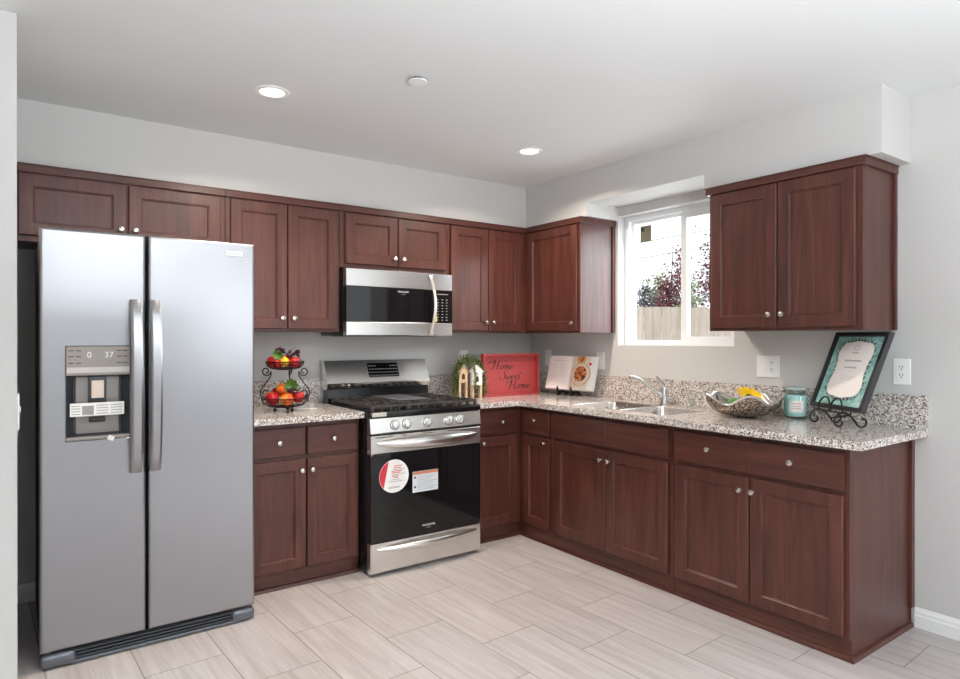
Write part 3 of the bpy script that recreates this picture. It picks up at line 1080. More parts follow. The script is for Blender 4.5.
# round sticker and warning label on the glass
GY = RY + .001
st = MB().lathe([(.0935, GY - .0012), (.0935, GY - .0004)], (-1.655, 0, .549), 'y', 40).build('round_sticker', 'paper', rg)
seg = [(-1.655 + .0915 * math.cos(R(a)), .549 + .0915 * math.sin(R(a))) for a in range(112, 228, 4)]
MB().prism(seg, GY - .0018, GY - .0013).build('red_segment', 'red_print', st, smooth=False)
b, b2 = MB(), MB()
for i, (z, xa, xb) in enumerate(((.617, -1.655, -1.605), (.606, -1.660, -1.612), (.588, -1.672, -1.605), (.579, -1.672, -1.615), (.560, -1.672, -1.625), (.551, -1.660, -1.63))):
    b.box(xa, xb, GY - .0017, GY - .0013, z - .013, z - .009)
b.build('sticker_print', 'red_print', st, smooth=False)
for z, xa, xb in ((.597, -1.66, -1.59), (.570, -1.67, -1.585), (.540, -1.68, -1.62), (.530, -1.69, -1.60), (.500, -1.69, -1.62), (.494, -1.69, -1.62)):
    b2.box(xa, xb, GY - .0017, GY - .0013, z - .0124, z - .0096)
b2.build('sticker_print', 'print_grey', st, smooth=False)
wl = MB().box(-1.536, -1.364, GY - .0012, GY - .0004, .437, .557).build('warning_label', 'print_white', rg, smooth=False)
MB().box(-1.535, -1.365, GY - .0017, GY - .0013, .539, .556).build('label_header', 'orange_print', wl, smooth=False)
b, b2 = MB(), MB()
for z in (.523, .468):
    b.box(-1.526, -1.514, GY - .0017, GY - .0013, z - .006, z + .006)
b.build('label_icon', 'print_black', wl, smooth=False)
for i in range(8):
    z = .528 - i * .011
    b2.box(-1.505, -1.375 - .02 * (i % 3), GY - .0016, GY - .0013, z - .0012, z + .0012)
b2.build('label_print', 'print_grey', wl, smooth=False)
text_mesh('oven_lettering', 'FRIGIDAIRE', 0.017, 'print_white', rg, Matrix.Translation((-1.427, GY - .0005, .238)) @ FRONT)
text_mesh('oven_lettering', 'GALLERY', 0.008, 'print_grey', rg, Matrix.Translation((-1.427, GY - .0005, .222)) @ FRONT)
# control panel, slightly sloped, and knobs
cp = MB().prism_x([(RY + .044, .795), (RY + .002, .795), (RY, .799), (RY + .012, .878), (RY + .018, .885), (RY + .044, .885)], RX0, RX1).build('control_panel', 'stainless_bright', rg, ang=20)
kn = None
for kx in (-1.648, -1.572, -1.434, -1.283, -1.207):
    if kn is None:
        b = MB().lathe([(.026, 0), (.026, -.004), (.0225, -.006), (.0215, -.026), (.019, -.029), (.008, -.0295)], axis='y', seg=24)
        b.box(-.0045, .0045, -.036, -.028, -.019, .019, .002)
        kn = b.build('burner_knob', 'stainless_bright', rg)
        o = kn
    else:
        o = kn.copy()
        COL.objects.link(o)
    MB().lathe([(.0295, 0), (.0290, -.0025), (.0265, -.0030)], axis='y', seg=28).xf(Matrix.Translation((kx, RY + .0060, .837)) @ Matrix.Rotation(R(-9), 4, 'X')).build('knob_bezel', 'dark_grey', rg)
    o.location = (kx, RY + .0060, .837)
    o.rotation_euler = (R(-9), 0, 0)
# cooktop
MB().box(RX0 - .003, RX1 + .003, RY + .006, -.11, .8855, .917, .004).build('cooktop', 'black_enamel', rg)
MB().box(RX0 + .012, RX0 + .10, RY + .0046, RY + .0058, .889, .913).build('corner_guard', 'plastic_wrap', rg)
for bx in (-1.665, -1.427, -1.19):
    for by in (-.58, -.30):
        if bx == -1.427 and by == -.58:
            continue
        bb = MB().lathe([(.045, .917), (.045, .923), (.030, .930), (.030, .936), (.012, .938)], (bx, by, 0), seg=20).build('burner', 'cast_iron', rg)


def grate(x0, x1):
    b = MB()
    y0, y1, z0, z1 = RY + .022, -.14, .934, .950
    for xx in (x0 + .006, (x0 + x1) / 2, x1 - .006):
        b.box(xx - .006, xx + .006, y0, y1, z0, z1, .002)
    for yy in (y0 + .006, -.47, y1 - .006):
        b.box(x0, x1, yy - .006, yy + .006, z0, z1 - .001, .002)
    for cy in (-.58, -.30):
        for dx in (-.055, .055):
            b.box((x0 + x1) / 2 + dx - .004, (x0 + x1) / 2 + dx + .004, cy - .14, cy - .03, z0 + .002, z1, .001, 1)
            b.box((x0 + x1) / 2 + dx - .004, (x0 + x1) / 2 + dx + .004, cy + .03, cy + .14, z0 + .002, z1, .001, 1)
        for s in (-1, 1):
            b.box((x0 + x1) / 2 + s * .025, (x0 + x1) / 2 + s * .115, cy - .004, cy + .004, z0 + .002, z1, .001, 1)
    n = 5
    for k in range(n):
        xx = x0 + .006 + (x1 - x0 - .012) * k / (n - 1)
        b.box(xx - .008, xx + .008, y0 - .001, y0 + .016, .9175, z1, .002)
    for xx in (x0 + .008, x1 - .008):
        b.box(xx - .008, xx + .008, y1 - .012, y1, .9175, z1, .002)
    return b


grate(RX0 + .018, -1.548).build('grate', 'cast_iron', rg)
grate(-1.306, RX1 - .018).build('grate', 'cast_iron', rg)
grate(-1.544, -1.310).build('grate', 'cast_iron', rg)
MB().box(-1.535, -1.319, -.56, -.20, .9505, .958, .003).build('griddle_plate', 'griddle_grey', rg)
# backguard
MB().prism_x([(-.045, .885), (-.125, .9175), (-.115, 1.000), (-.045, 1.000)], RX0 + .006, RX1 - .006).build('backguard_base', 'black_enamel', rg, ang=20)
bg = MB().prism_x([(-.03, 1.000), (-.03, 1.185), (-.060, 1.185), (-.068, 1.182), (-.130, 1.040), (-.128, 1.030), (-.112, 1.002)], RX0, RX1).build('backguard', 'stainless_bright', rg, ang=20)
SL = math.atan2(.062, .142)


def bgp(x, s, off=0.0):
    """point on the sloped face; s from 0 (bottom) to 1 (top)"""
    return Vector((x, -.130 + .062 * s - off * math.cos(SL), 1.040 + .142 * s + off * math.sin(SL)))


def bgquad(b, x0, x1, s0, s1, o0, o1):
    b.loft([[bgp(x0, s0, o), bgp(x1, s0, o), bgp(x1, s1, o), bgp(x0, s1, o)] for o in (o0, o1)])


b = MB()
bgquad(b, -1.505, -1.283, .22, .86, .0002, .0016)
dsp = b.build('oven_display', 'black_glass', rg, smooth=False)
b = MB()
for r_ in range(4):
    for c_ in range(11):
        if r_ == 3 and 2 < c_ < 8:
            continue
        xx = -1.492 + c_ * .0195
        bgquad(b, xx - .005, xx + .005, .27 + r_ * .145, .305 + r_ * .145, .0017, .0020)
b.build('display_print', 'print_grey', dsp, smooth=False)

# ------------------------------------------------------------------ microwave
MX0, MX1, MY = -1.771, -1.016, -0.400
mw = thing('microwave', 'stainless over the range microwave with black glass door', 'microwave', (0, 0, 0))
MB().box(MX0 + .002, MX1 - .002, MY + .045, -.004, 1.344, 1.755, .003).build('body', 'black_plastic', mw)
MS = -1.172


def mpan(x0, x1, z0, z1, e=.004):
    return MB().slab(x0, x1, z0, z1, [(0, MY + .044), (0, MY + e), (e * .4, MY + e * .4), (e, MY)])


mpan(MX0, MS - .001, 1.640, 1.747).build('door_top_rail', 'stainless_bright', mw, ang=20)
mpan(MX0, MS - .001, 1.343, 1.427).build('door_bottom_rail', 'stainless_bright', mw, ang=20)
mpan(MS + .001, MX1, 1.640, 1.747).build('control_top_rail', 'stainless_bright', mw, ang=20)
mpan(MS + .001, MX1, 1.343, 1.427).build('control_bottom_rail', 'stainless_bright', mw, ang=20)
mpan(MX0, MS - .001, 1.4275, 1.6395, .002).build('door_glass', 'black_glass', mw, ang=20)
kp = mpan(MS + .001, MX1, 1.4275, 1.6395, .002).build('control_panel', 'black_glass', mw, ang=20)
b = MB()
for r_ in range(8):
    for c_ in range(3):
        xx, zz = -1.130 + c_ * .034, 1.578 - r_ * .019
        b.box(xx - .006, xx + .006, MY - .0006, MY - .0001, zz - .0018, zz + .0018)
b.box(-1.135, -1.05, MY - .0006, MY - .0001, 1.612, 1.616)
b.build('keypad_print', 'print_grey', kp, smooth=False)
MB().box(-1.162, -1.138, MY - .0012, MY - .0004, 1.434, 1.470).build('yellow_sticker', 'yellow_print', kp, smooth=False)
lo = []
for i in range(21):
    s = i / 20
    yy = MY - .006 - .034 * math.sin(math.pi * s) ** .7
    xx = -1.192 + .020 * math.sin(math.pi * s)
    wob = random.Random(i).uniform(.9, 1.15)
    lo.append([(xx + .011 * wob * math.cos(2 * math.pi * k / 10), yy + .007 * wob * math.sin(2 * math.pi * k / 10), 1.352 + .378 * s) for k in range(10)])
tag_o = MB().loft(lo).build('handle', 'plastic_wrap', mw)
text_mesh('microwave_lettering', 'FRIGIDAIRE', 0.0155, 'print_white', mw, Matrix.Translation((-1.385, MY - .0006, 1.618)) @ FRONT)
text_mesh('microwave_lettering', 'GALLERY', 0.008, 'print_grey', mw, Matrix.Translation((-1.385, MY - .0006, 1.603)) @ FRONT)
MB().box(MX0 + .06, MX1 - .06, MY + .08, -.05, 1.339, 1.3435).build('vent_grille', 'dark_grey', mw, smooth=False)

# ------------------------------------------------------------------ ceiling fittings


def can(x, y, label, seen=True):
    t = thing('ceiling_light', label, 'ceiling light', (x, y, H), 0, 'recessed ceiling lights')
    MB().lathe([(.076, 0), (.076, -.003), (.068, -.006), (.056, -.005), (.054, -.001)], seg=36).build('trim_ring', 'white_plastic', t)
    MB().lathe([(.0535, -.0012), (.050, -.0022), (.02, -.0028)], seg=32).build('lens', 'lamp_lens', t)
    d = bpy.data.lights.new('can_lamp', 'AREA')
    d.shape = 'DISK'
    d.size = 0.1
    d.energy = CAN_WATT
    d.color = CAN_COL
    d.spread = R(150)
    o = bpy.data.objects.new('can_lamp', d)
    COL.objects.link(o)
    o.parent = t
    o.location = (0, 0, -.008)


can(-2.424, -1.066, 'recessed round ceiling light on the left, nearer the refrigerator')
can(-0.893, -1.042, 'recessed round ceiling light near the corner, right of the cover plate')
t = thing('ceiling_cover_plate', 'small blank round white cover plate hanging just below the ceiling between the two lights', 'cover plate', (-1.966, -1.575, H))
MB().lathe([(.022, 0), (.022, -.012)], seg=20).build('stem', 'slot_dark', t)
MB().lathe([(.041, -.012), (.041, -.015), (.039, -.0165)], seg=32).build('disc', 'white_plastic', t)

# ------------------------------------------------------------------ outlets and switches


def plate(label, loc, rz, gangs, kinds, cat='outlet'):
    w = 0.075 if gangs == 1 else 0.132
    nm = 'wall_outlet' if 'outlet' in cat else 'light_switch'
    t = thing(nm, label, cat, loc, rz, 'wall plates')
    MB().slab(-w / 2, w / 2, -.061, .061, [(0, -.0006), (0, -.003), (.003, -.006)]).build('cover_plate', 'white_plastic', t, ang=20)
    for i, k in enumerate(kinds):
        cx = 0 if gangs == 1 else (-.024 + .048 * i)
        if k == 'o':
            s = MB().box(cx - .0165, cx + .0165, -.0082, -.0062, -.034, .034, .001, 1).build('socket', 'white_plastic', t)
            b = MB()
            for zz in (-.019, .019):
                b.box(cx - .0075, cx - .0050, -.0088, -.0083, zz, zz + .009)
                b.box(cx + .0050, cx + .0075, -.0088, -.0083, zz, zz + .009)
                b.lathe([(.003, -.0088), (.003, -.0083)], (cx, 0, zz - .007), 'y', 10)
            b.build('socket_slots', 'slot_dark', s, smooth=False)
        elif k == 'r':
            MB().box(cx - .0165, cx + .0165, -.0095, -.0062, -.034, .034, .0015, 1).build('rocker', 'white_plastic', t)
        else:
            MB().box(cx - .005, cx + .005, -.0110, -.0062, -.004, .016, .0015, 1).build('toggle', 'white_plastic', t)
    return t


plate('double white wall plate with switch and outlet above the silver bowl', (0, -2.018, 1.172), RZ, 2, 'ro')
plate('single white wall outlet right of the framed print', (0, -2.677, 1.170), RZ, 1, 'o')
plate('white switch plate behind the cookbook, nearer the window', (0, -0.765, 1.168), RZ, 1, 'r', 'switch')
plate('white wall plate left of the cookbook, nearest the room corner', (0, -0.215, 1.176), RZ, 1, 'r', 'switch')
plate('white wall plate on the back wall behind the ivy', (-0.655, 0, 1.178), 0, 1, 'o')
plate('white toggle switch on the edge of the left wall beside the refrigerator', (WX, -1.19, 1.07), R(90), 1, 't', 'switch')

# ------------------------------------------------------------------ fruit stand
CT = 0.9145
YAW = -0.6245
FS = Vector((-2.130, -0.375, CT))
fs = thing('fruit_stand', 'two tier dark wire fruit stand on the counter beside the refrigerator', 'fruit stand', FS, YAW)


def basket(zbot, ztop, rbot, rtop):
    b = MB()

    def prof(s):
        return rbot + (rtop - rbot) * math.sin(s * math.pi / 2) ** .8, zbot + (ztop - zbot) * (1 - math.cos(s * math.pi / 2))
    for s in (0.0, 0.3, .55, .8, 1.0):
        r_, z = prof(s)
        rad = .0035 if s in (0.0, 1.0) else .0016
        b.tube([(r_ * math.cos(2 * math.pi * k / 40), r_ * math.sin(2 * math.pi * k / 40), z) for k in range(40)], rad, 6, True)
    for k in range(20):
        a = 2 * math.pi * k / 20
        pts = [(0.005 * math.cos(a), .005 * math.sin(a), zbot)] + [(prof(s / 8)[0] * math.cos(a), prof(s / 8)[0] * math.sin(a), prof(s / 8)[1]) for s in range(9)]
        b.tube(pts, .0015, 5)
    return b


basket(.028, .076, .06, .128).build('lower_basket', 'bronze_wire', fs)
basket(.238, .280, .045, .104).build('upper_basket', 'bronze_wire', fs)


def spiral(cx, cz, r0, r1, a0, a1, n=18):
    return [(cx + (r0 + (r1 - r0) * i / n) * math.cos(R(a0 + (a1 - a0) * i / n)), cz + (r0 + (r1 - r0) * i / n) * math.sin(R(a0 + (a1 - a0) * i / n))) for i in range(n + 1)]


prof = spiral(.106, .226, .009, .027, 640, 180, 26) + [(.080, .200), (.100, .168), (.128, .135), (.139, .110)] + spiral(.113, .102, .026, .009, 0, -460, 26)
for a in (0, 180, 90):
    ca, sa = math.cos(R(a)), math.sin(R(a))
    sc_ = 1.0
    MB().tube(catmull([(r_ * ca, r_ * sa, z) for r_, z in prof], 2), .0036, 7).build('scroll_support', 'wrought_iron', fs)
for a in (-30, 90, 210):
    MB().sphere((.055 * math.cos(R(a)), .055 * math.sin(R(a)), .011), .011).tube([(.055 * math.cos(R(a)), .055 * math.sin(R(a)), .015), (.058 * math.cos(R(a)), .058 * math.sin(R(a)), .030)], .004, 7).build('ball_foot', 'wrought_iron', fs)
Rz = Matrix.Rotation(YAW, 3, 'Z')


def at_fs(x, y, z):
    return FS + Rz @ Vector((x, y, z))


def fruit(kind, x, y, z, r_, label, grp):
    p = at_fs(x, y, z)
    if kind == 'apple':
        t = thing('apple', label, 'fruit', p, random.uniform(0, 6), grp)
        MB().lathe([(r_ * .12, -r_ * .84), (r_ * .42, -r_ * .92), (r_ * .78, -r_ * .66), (r_ * .97, -r_ * .15), (r_ * 1.0, r_ * .2), (r_ * .88, r_ * .6), (r_ * .55, r_ * .88), (r_ * .25, r_ * .84), (r_ * .05, r_ * .66)], seg=20).build('skin', 'apple_red', t, ang=80)
        MB().tube([(0, 0, r_ * .68), (r_ * .05, 0, r_ * .95), (r_ * .15, 0, r_ * 1.15)], .0016, 6).build('stem', 'stem_brown', t)
    elif kind == 'peach':
        t = thing('peach', label, 'fruit', p, random.uniform(0, 6), grp)
        MB().lathe([(r_ * .1, -r_ * .95), (r_ * .5, -r_ * .86), (r_ * .87, -r_ * .5), (r_, 0), (r_ * .88, r_ * .48), (r_ * .55, r_ * .83), (r_ * .2, r_ * .93), (r_ * .04, r_ * .85)], seg=20).build('skin', 'peach', t, ang=80)
        MB().tube([(0, 0, r_ * .84), (0, 0, r_ * 1.02)], .0018, 6).build('stem', 'stem_brown', t)
    elif kind == 'lemon':
        t = thing('lemon', label, 'fruit', p, random.uniform(0, 6), grp)
        MB().lathe([(r_ * .08, -r_ * 1.15), (r_ * .3, -r_ * .95), (r_ * .75, -r_ * .6), (r_ * .95, 0), (r_ * .75, r_ * .6), (r_ * .3, r_ * .95), (r_ * .08, r_ * 1.15)], seg=18).build('skin', 'lemon', t, ang=80)
    elif kind == 'grapes':
        t = thing('grape_cluster', label, 'grapes', p, 0, grp)
        rnd = random.Random(int(x * 1e4))
        b = MB()
        for k in range(22):
            b.sphere((rnd.uniform(-1, 1) * r_, rnd.uniform(-.6, .6) * r_, rnd.uniform(-.4, .55) * r_), .0085, seg=10, rings=6)
        b.build('berries', 'grape', t)
        MB().tube(catmull([(-r_ * .3, 0, r_ * .3), (0, 0, r_ * .9), (r_ * .4, 0, r_ * 1.1)], 4), .0016, 5).build('stem', 'stem_brown', t)
    elif kind == 'leaf':
        t = thing('fruit_leaf', label, 'leaf', p, YAW, grp)
        rnd = random.Random(5)
        b = MB()
        for k in range(9):
            a = 2 * math.pi * k / 9
            d = Vector((math.cos(a), -.5 - .2 * math.sin(a), math.sin(a) * .8))
            q = Vector((0, -.004, 0))
            e = d.normalized() * r_
            s = d.cross(Vector((0, 1, .2))).normalized() * r_ * .34
            n = Vector((0, -.006, 0))
            b.loft([[q, q + e * .5 + s, q + e, q + e * .5 - s], [q + n, q + e * .5 + s + n, q + e + n, q + e * .5 - s + n]])
        b.build('leaf_blades', 'leaf_green', t, smooth=False)
    return t


GU, GLO = 'fruit in the upper basket', 'fruit in the lower basket'
fruit('apple', -.058, -.020, .279, .036, 'red apple at the left of the upper basket', GU)
fruit('apple', -.022, -.060, .270, .026, 'small red apple low at the front of the upper basket', GU)
fruit('lemon', .016, -.056, .282, .026, 'yellow lemon at the front of the upper basket', GU)
fruit('apple', .062, -.020, .276, .033, 'red apple at the right of the upper basket', GU)
fruit('apple', .000, .045, .283, .036, 'red apple at the back of the upper basket', GU)
fruit('grapes', .046, -.008, .322, .036, 'dark purple grape cluster piled on the right of the upper basket', GU)
fruit('grapes', -.035, .015, .338, .026, 'dark berry cluster topping the upper basket on the left', GU)
fruit('leaf', -.022, -.044, .322, .036, 'green leaf hanging over the upper basket fruit', GU)
fruit('apple', -.052, -.058, .076, .037, 'red apple at the front left of the lower basket', GLO)
fruit('peach', -.080, .006, .082, .031, 'small orange peach at the left end of the lower basket', GLO)
fruit('peach', -.006, -.006, .122, .042, 'large orange peach heaped in the middle of the lower basket', GLO)
fruit('peach', .032, -.072, .072, .036, 'yellow orange peach at the front of the lower basket', GLO)
fruit('apple', .080, -.012, .082, .033, 'red apple at the right end of the lower basket', GLO)
fruit('apple', -.058, .046, .104, .030, 'red apple behind the large peach in the lower basket', GLO)
fruit('peach', .030, .055, .085, .040, 'orange peach at the back of the lower basket', GLO)
fruit('grapes', .055, -.035, .118, .026, 'dark grape cluster on the right of the lower basket', GLO)
fruit('leaf', .050, -.026, .152, .050, 'broad green leaf over the lower basket fruit', GLO)
tag(MB().box(-.05, .05, -.035, .035, 0, .0012, mtx=Matrix.Translation((-1.985, -.33, CT)) @ Matrix.Rotation(R(-50), 4, 'Z')).build('paper_card', 'paper', smooth=False), 'white paper card lying on the counter right of the fruit stand', 'paper')

# ------------------------------------------------------------------ corner decorations


def house(label, loc, w, d, leg, body, roof, m, rz):
    t = thing('toy_house', label, 'house ornament', loc, rz, 'little wooden houses')
    for sx in (-1, 1):
        for sy in (-1, 1):
            MB().box(sx * (w / 2 - .008) - .007, sx * (w / 2 - .008) + .007, sy * (d / 2 - .008) - .007, sy * (d / 2 - .008) + .007, 0, leg, .001, 1).build('leg', 'wood_pale', t)
    z = leg + .0005
    MB().prism([(-w / 2, z), (w / 2, z), (w / 2, z + body), (0, z + body + roof * .8), (-w / 2, z + body)], -d / 2, d / 2).build('body', m, t, smooth=False)
    for s in (-1, 1):
        MB().prism([(s * (w / 2 + .006), z + body - .004), (0, z + body + roof * .8 + .001), (0, z + body + roof * .8 + .009), (s * (w / 2 + .008), z + body + .004)], -d / 2 - .005, d / 2 + .005).build('roof_panel', m, t, smooth=False)
    MB().prism([(-.012, z + .022), (.012, z + .022), (.012, z + .05), (0, z + .066), (-.012, z + .05)], -d / 2 - .0012, -d / 2 - .0002).build('opening', 'stem_brown', t, smooth=False)


house('pale natural wood house ornament on legs, under the ivy near the range', (-.838, -.255, CT), .062, .06, .105, .070, .06, 'wood_pale', R(-20))
house('white painted house ornament on wooden legs, under the ivy beside the red sign', (-.778, -.335, CT), .072, .06, .090, .088, .05, 'wood_white', R(-20))
iv = thing('ivy_garland', 'green trailing ivy garland arched over the two little houses', 'garland', (-.785, -.285, CT))
arch = catmull([(-.105, .050, .004), (-.104, .046, .12), (-.098, .030, .205), (-.050, .022, .258), (.01, .022, .262), (.050, -.010, .235), (.054, -.060, .15), (.054, -.066, .004)], 8)
MB().tube(arch, .004, 6).build('wire', 'stem_brown', iv)
b = MB()
rnd = random.Random(21)
for p in arch:
    for k in range(44):
        q = p + Vector((rnd.gauss(0, .013), rnd.gauss(-.006, .013), rnd.gauss(0, .015)))
        if q.z > .024:
            b.leaf(q, rnd.uniform(.010, .019), rnd, d=(rnd.gauss(0, 1), rnd.gauss(-.3, 1), rnd.gauss(-.2, .8)))
tr = catmull([(-.03, .02, .262), (-.030, -.060, .235), (-.028, -.096, .16), (-.034, -.098, .07)], 8)
for p in tr:
    for k in range(14):
        q = p + Vector((rnd.gauss(0, .006), rnd.gauss(0, .006), rnd.gauss(0, .006)))
        b.leaf(q, rnd.uniform(.008, .014), rnd)
b.build('leaves', 'vine_green', iv, smooth=False)
MB().tube(tr, .0018, 5).build('tendril', 'stem_brown', iv)

# red sign
sg = thing('wall_sign', 'red framed sign reading Home Sweet Home standing on the counter', 'sign', (-.470, -.350, CT), R(-0.9))
SW, SH = .503, .302
MB().grid([-SW / 2, -SW / 2 + .016, SW / 2 - .016, SW / 2], [0, .016, SH - .016, SH], lambda u, v: not (-SW / 2 + .016 < u < SW / 2 - .016 and .016 < v < SH - .016), -.002, .034, 'y').build('frame', 'red_paint', sg, smooth=False, bev=.0015)
bp_ = MB().box(-SW / 2 + .0165, SW / 2 - .0165, .024, .033, .0165, SH - .0165).build('panel', 'red_paint', sg, smooth=False)
GLY = {
    'H': (1.55, [[(-.75, 1.25), (-.95, 1.55), (-.65, 1.85), (-.2, 1.6), (.12, 2.15), (.12, 1.2), (.08, .3), (-.15, 0), (-.4, .2)], [(1.3, 2.3), (1.05, 2.1), (.95, 1.2), (.95, .3), (1.1, 0), (1.4, .25)], [(-.25, .95), (.2, 1.15), (.7, 1.05), (1.2, 1.2)]]),
    'o': (.95, [[(.5, .92), (.2, .8), (.08, .4), (.3, .02), (.6, .2), (.65, .65), (.5, .92), (.7, .85), (.98, .75)]]),
    'm': (1.25, [[(0, .7), (.12, .95), (.15, .5), (.1, 0)], [(.12, .4), (.32, .9), (.5, .85), (.46, 0)], [(.46, .4), (.7, .92), (.88, .8), (.85, .15), (1.0, 0), (1.25, .3)]]),
    'e': (.8, [[(0, .35), (.45, .55), (.5, .85), (.3, .95), (.1, .6), (.15, .12), (.4, 0), (.8, .35)]]),
    'S': (1.15, [[(1.15, 1.8), (.95, 2.2), (.5, 2.1), (.35, 1.65), (.75, 1.15), (.8, .5), (.4, 0), (-.2, .1), (-.45, .5), (-.15, .75)]]),
    'w': (1.2, [[(0, .9), (.05, .3), (.22, 0), (.45, .3), (.5, .9)], [(.5, .9), (.52, .3), (.7, 0), (.95, .4), (.95, .92), (1.2, .7)]]),
    't': (.65, [[(.3, 1.8), (.25, .9), (.2, .2), (.4, 0), (.65, .3)], [(-.05, 1.2), (.6, 1.3)]]),
}


def script(word, x, z, s):
    b = MB()
    for ch in word:
        adv, st_ = GLY[ch]
        for k in st_:
            pts = [(x + (px * 1.38 + .36 * pz) * s, .0232, z + pz * s) for px, pz in k]
            P = catmull(pts, 5)
            n = len(P)
            rad = []
            for i in range(n):
                d = P[min(i + 1, n - 1)] - P[max(i - 1, 0)]
                down = abs(d.z) / (d.length + 1e-9)
                rad.append(.0013 + .0019 * down * math.sin(math.pi * min(max(i / (n - 1), .08), .92)))
            b.tube(P, rad, 6, flat=(1, .4) if False else None)
        x += adv * s * 1.38
    b.build('lettering', 'script_black', bp_)


script('Home', -.160, .190, .030)
script('Sweet', -.085, .118, .028)
script('Home', -.010, .048, .030)

# cookbook on easel
bk = thing('cookbook', 'open cookbook showing a plated dish, propped on a black easel in the corner', 'book', (-.125, -.565, CT), R(-81.1))
TL = Matrix.Translation((0, 0, .042)) @ Matrix.Rotation(R(-16.1), 4, 'X')
BW, BH = .425, .246


def page(b, x0, x1, z0, z1, y0, y1, curve=.014):
    """page block bulging towards the spine"""
    lo = []
    n = 8
    for i in range(n + 1):
        x = x0 + (x1 - x0) * i / n
        s = abs(x) / (BW / 2)
        yy = -curve * math.sin(math.pi * min(s, 1)) ** .8
        lo.append([(x, y0 + yy, z0), (x, y1, z0), (x, y1, z1), (x, y0 + yy, z1)])
    b.loft(lo)


for s in (-1, 1):
    b = MB()
    page(b, *(sorted((s * .001, s * BW / 2))), 0.0, BH, -.004, .010)
    b.xf(TL).build('page_block', 'paper_pink' if s < 0 else 'paper', bk)
MB().box(-BW / 2 - .004, BW / 2 + .004, .0105, .0135, -.004, BH + .004).xf(TL).build('cover', 'paper', bk, smooth=False)


def pagey(x):
    return -.0045 - .014 * math.sin(math.pi * min(abs(x) / (BW / 2), 1)) ** .8


def strip(b, x0, x1, z0, z1, off=.0006, n=4):
    lo = []
    for i in range(n + 1):
        x = x0 + (x1 - x0) * i / n
        y = pagey(x)
        lo.append([(x, y - off, z0), (x, y - off + .0004, z0), (x, y - off + .0004, z1), (x, y - off, z1)])
    b.loft(lo)


b = MB()
strip(b, -.165, -.05, .205, .211)
strip(b, -.165, -.08, .221, .223)
for i in range(9):
    strip(b, -.165, -.115, .178 - i * .012, .181 - i * .012)
    strip(b, -.100, -.035, .178 - i * .012, .181 - i * .012)
for i in range(4):
    strip(b, -.165, -.03, .060 - i * .012, .0625 - i * .012)
b.xf(TL).build('printed_text', 'print_light', bk, smooth=False)
# dish photo: wide plate with food, a second bowl above
M['photo_cream'] = mat('photo_cream', srgb(232, 216, 200), 0.6)
M['photo_gold'] = mat('photo_gold', srgb(216, 176, 120), 0.6)
b = MB()
strip(b, .012, .165, .004, BH - .004, .0006, 8)
b.xf(TL).build('photo_background', 'photo_cream', bk, smooth=False)


def disc(cx, cz, r_, off, name, m, clip=BH - .003, right=.195):
    b = MB()
    n = 36
    pts = [(cx + r_ * math.cos(2 * math.pi * k / n), cz + r_ * math.sin(2 * math.pi * k / n)) for k in range(n)]
    pts = [(min(max(x, .013), right), min(z, clip)) for x, z in pts]
    b.loft([[(x, pagey(x) - off, z) for x, z in pts], [(x, pagey(x) - off + .0005, z) for x, z in pts]])
    b.xf(TL).build(name, m, bk, smooth=False)


disc(.096, .112, .086, .0016, 'photo_plate', 'photo_gold')
disc(.096, .114, .076, .0024, 'photo_plate', 'photo_cream')
disc(.096, .116, .056, .0032, 'photo_food', 'food')
disc(.088, .228, .044, .0016, 'photo_plate', 'photo_gold')
disc(.088, .227, .026, .0024, 'photo_food', 'food')
disc(.168, .190, .011, .0016, 'photo_garnish', 'red_print')

es = thing('book_easel', 'small black easel holding the open cookbook', 'easel', (-.125, -.565, CT), R(-81.1))
for px in (-.062, .058):
    MB().prism_x([(-.045, .001), (-.030, .001), (.010, .024), (.060, .001), (.075, .001), (.045, .030), (.030, .033), (-.034, .033), (-.040, .052), (-.047, .068), (-.052, .050), (-.046, .030)], px - .005, px + .005).build('bracket', 'wrought_iron', es, smooth=False)
MB().box(-.057, .053, -.010, .004, .020, .030, .001, 1).build('cross_bar', 'wrought_iron', es)

# ------------------------------------------------------------------ silver bowl with sunflower
SB = Vector((-.250, -2.035, CT))
sb = thing('decorative_bowl', 'wavy rimmed silver bowl with pebbled mosaic outside, beneath the double wall plate', 'bowl', SB, YAW)


def bowl_pt(s, a, inner=0.0):
    """s 0..1 from foot to rim"""
    wave = math.cos(5 * a + 2.6)
    r_ = .060 + .115 * math.sin(s * math.pi / 2) ** .9
    r_ *= 1 + .07 * wave * s ** 2
    z = .004 + (.088 + .024 * wave * s) * s ** 1.5
    ex = 1.12 if math.cos(a) < 0 else 1.0
    return Vector(((r_ - inner) * math.cos(a) * ex, (r_ - inner) * math.sin(a) * .92, z + inner * .8))


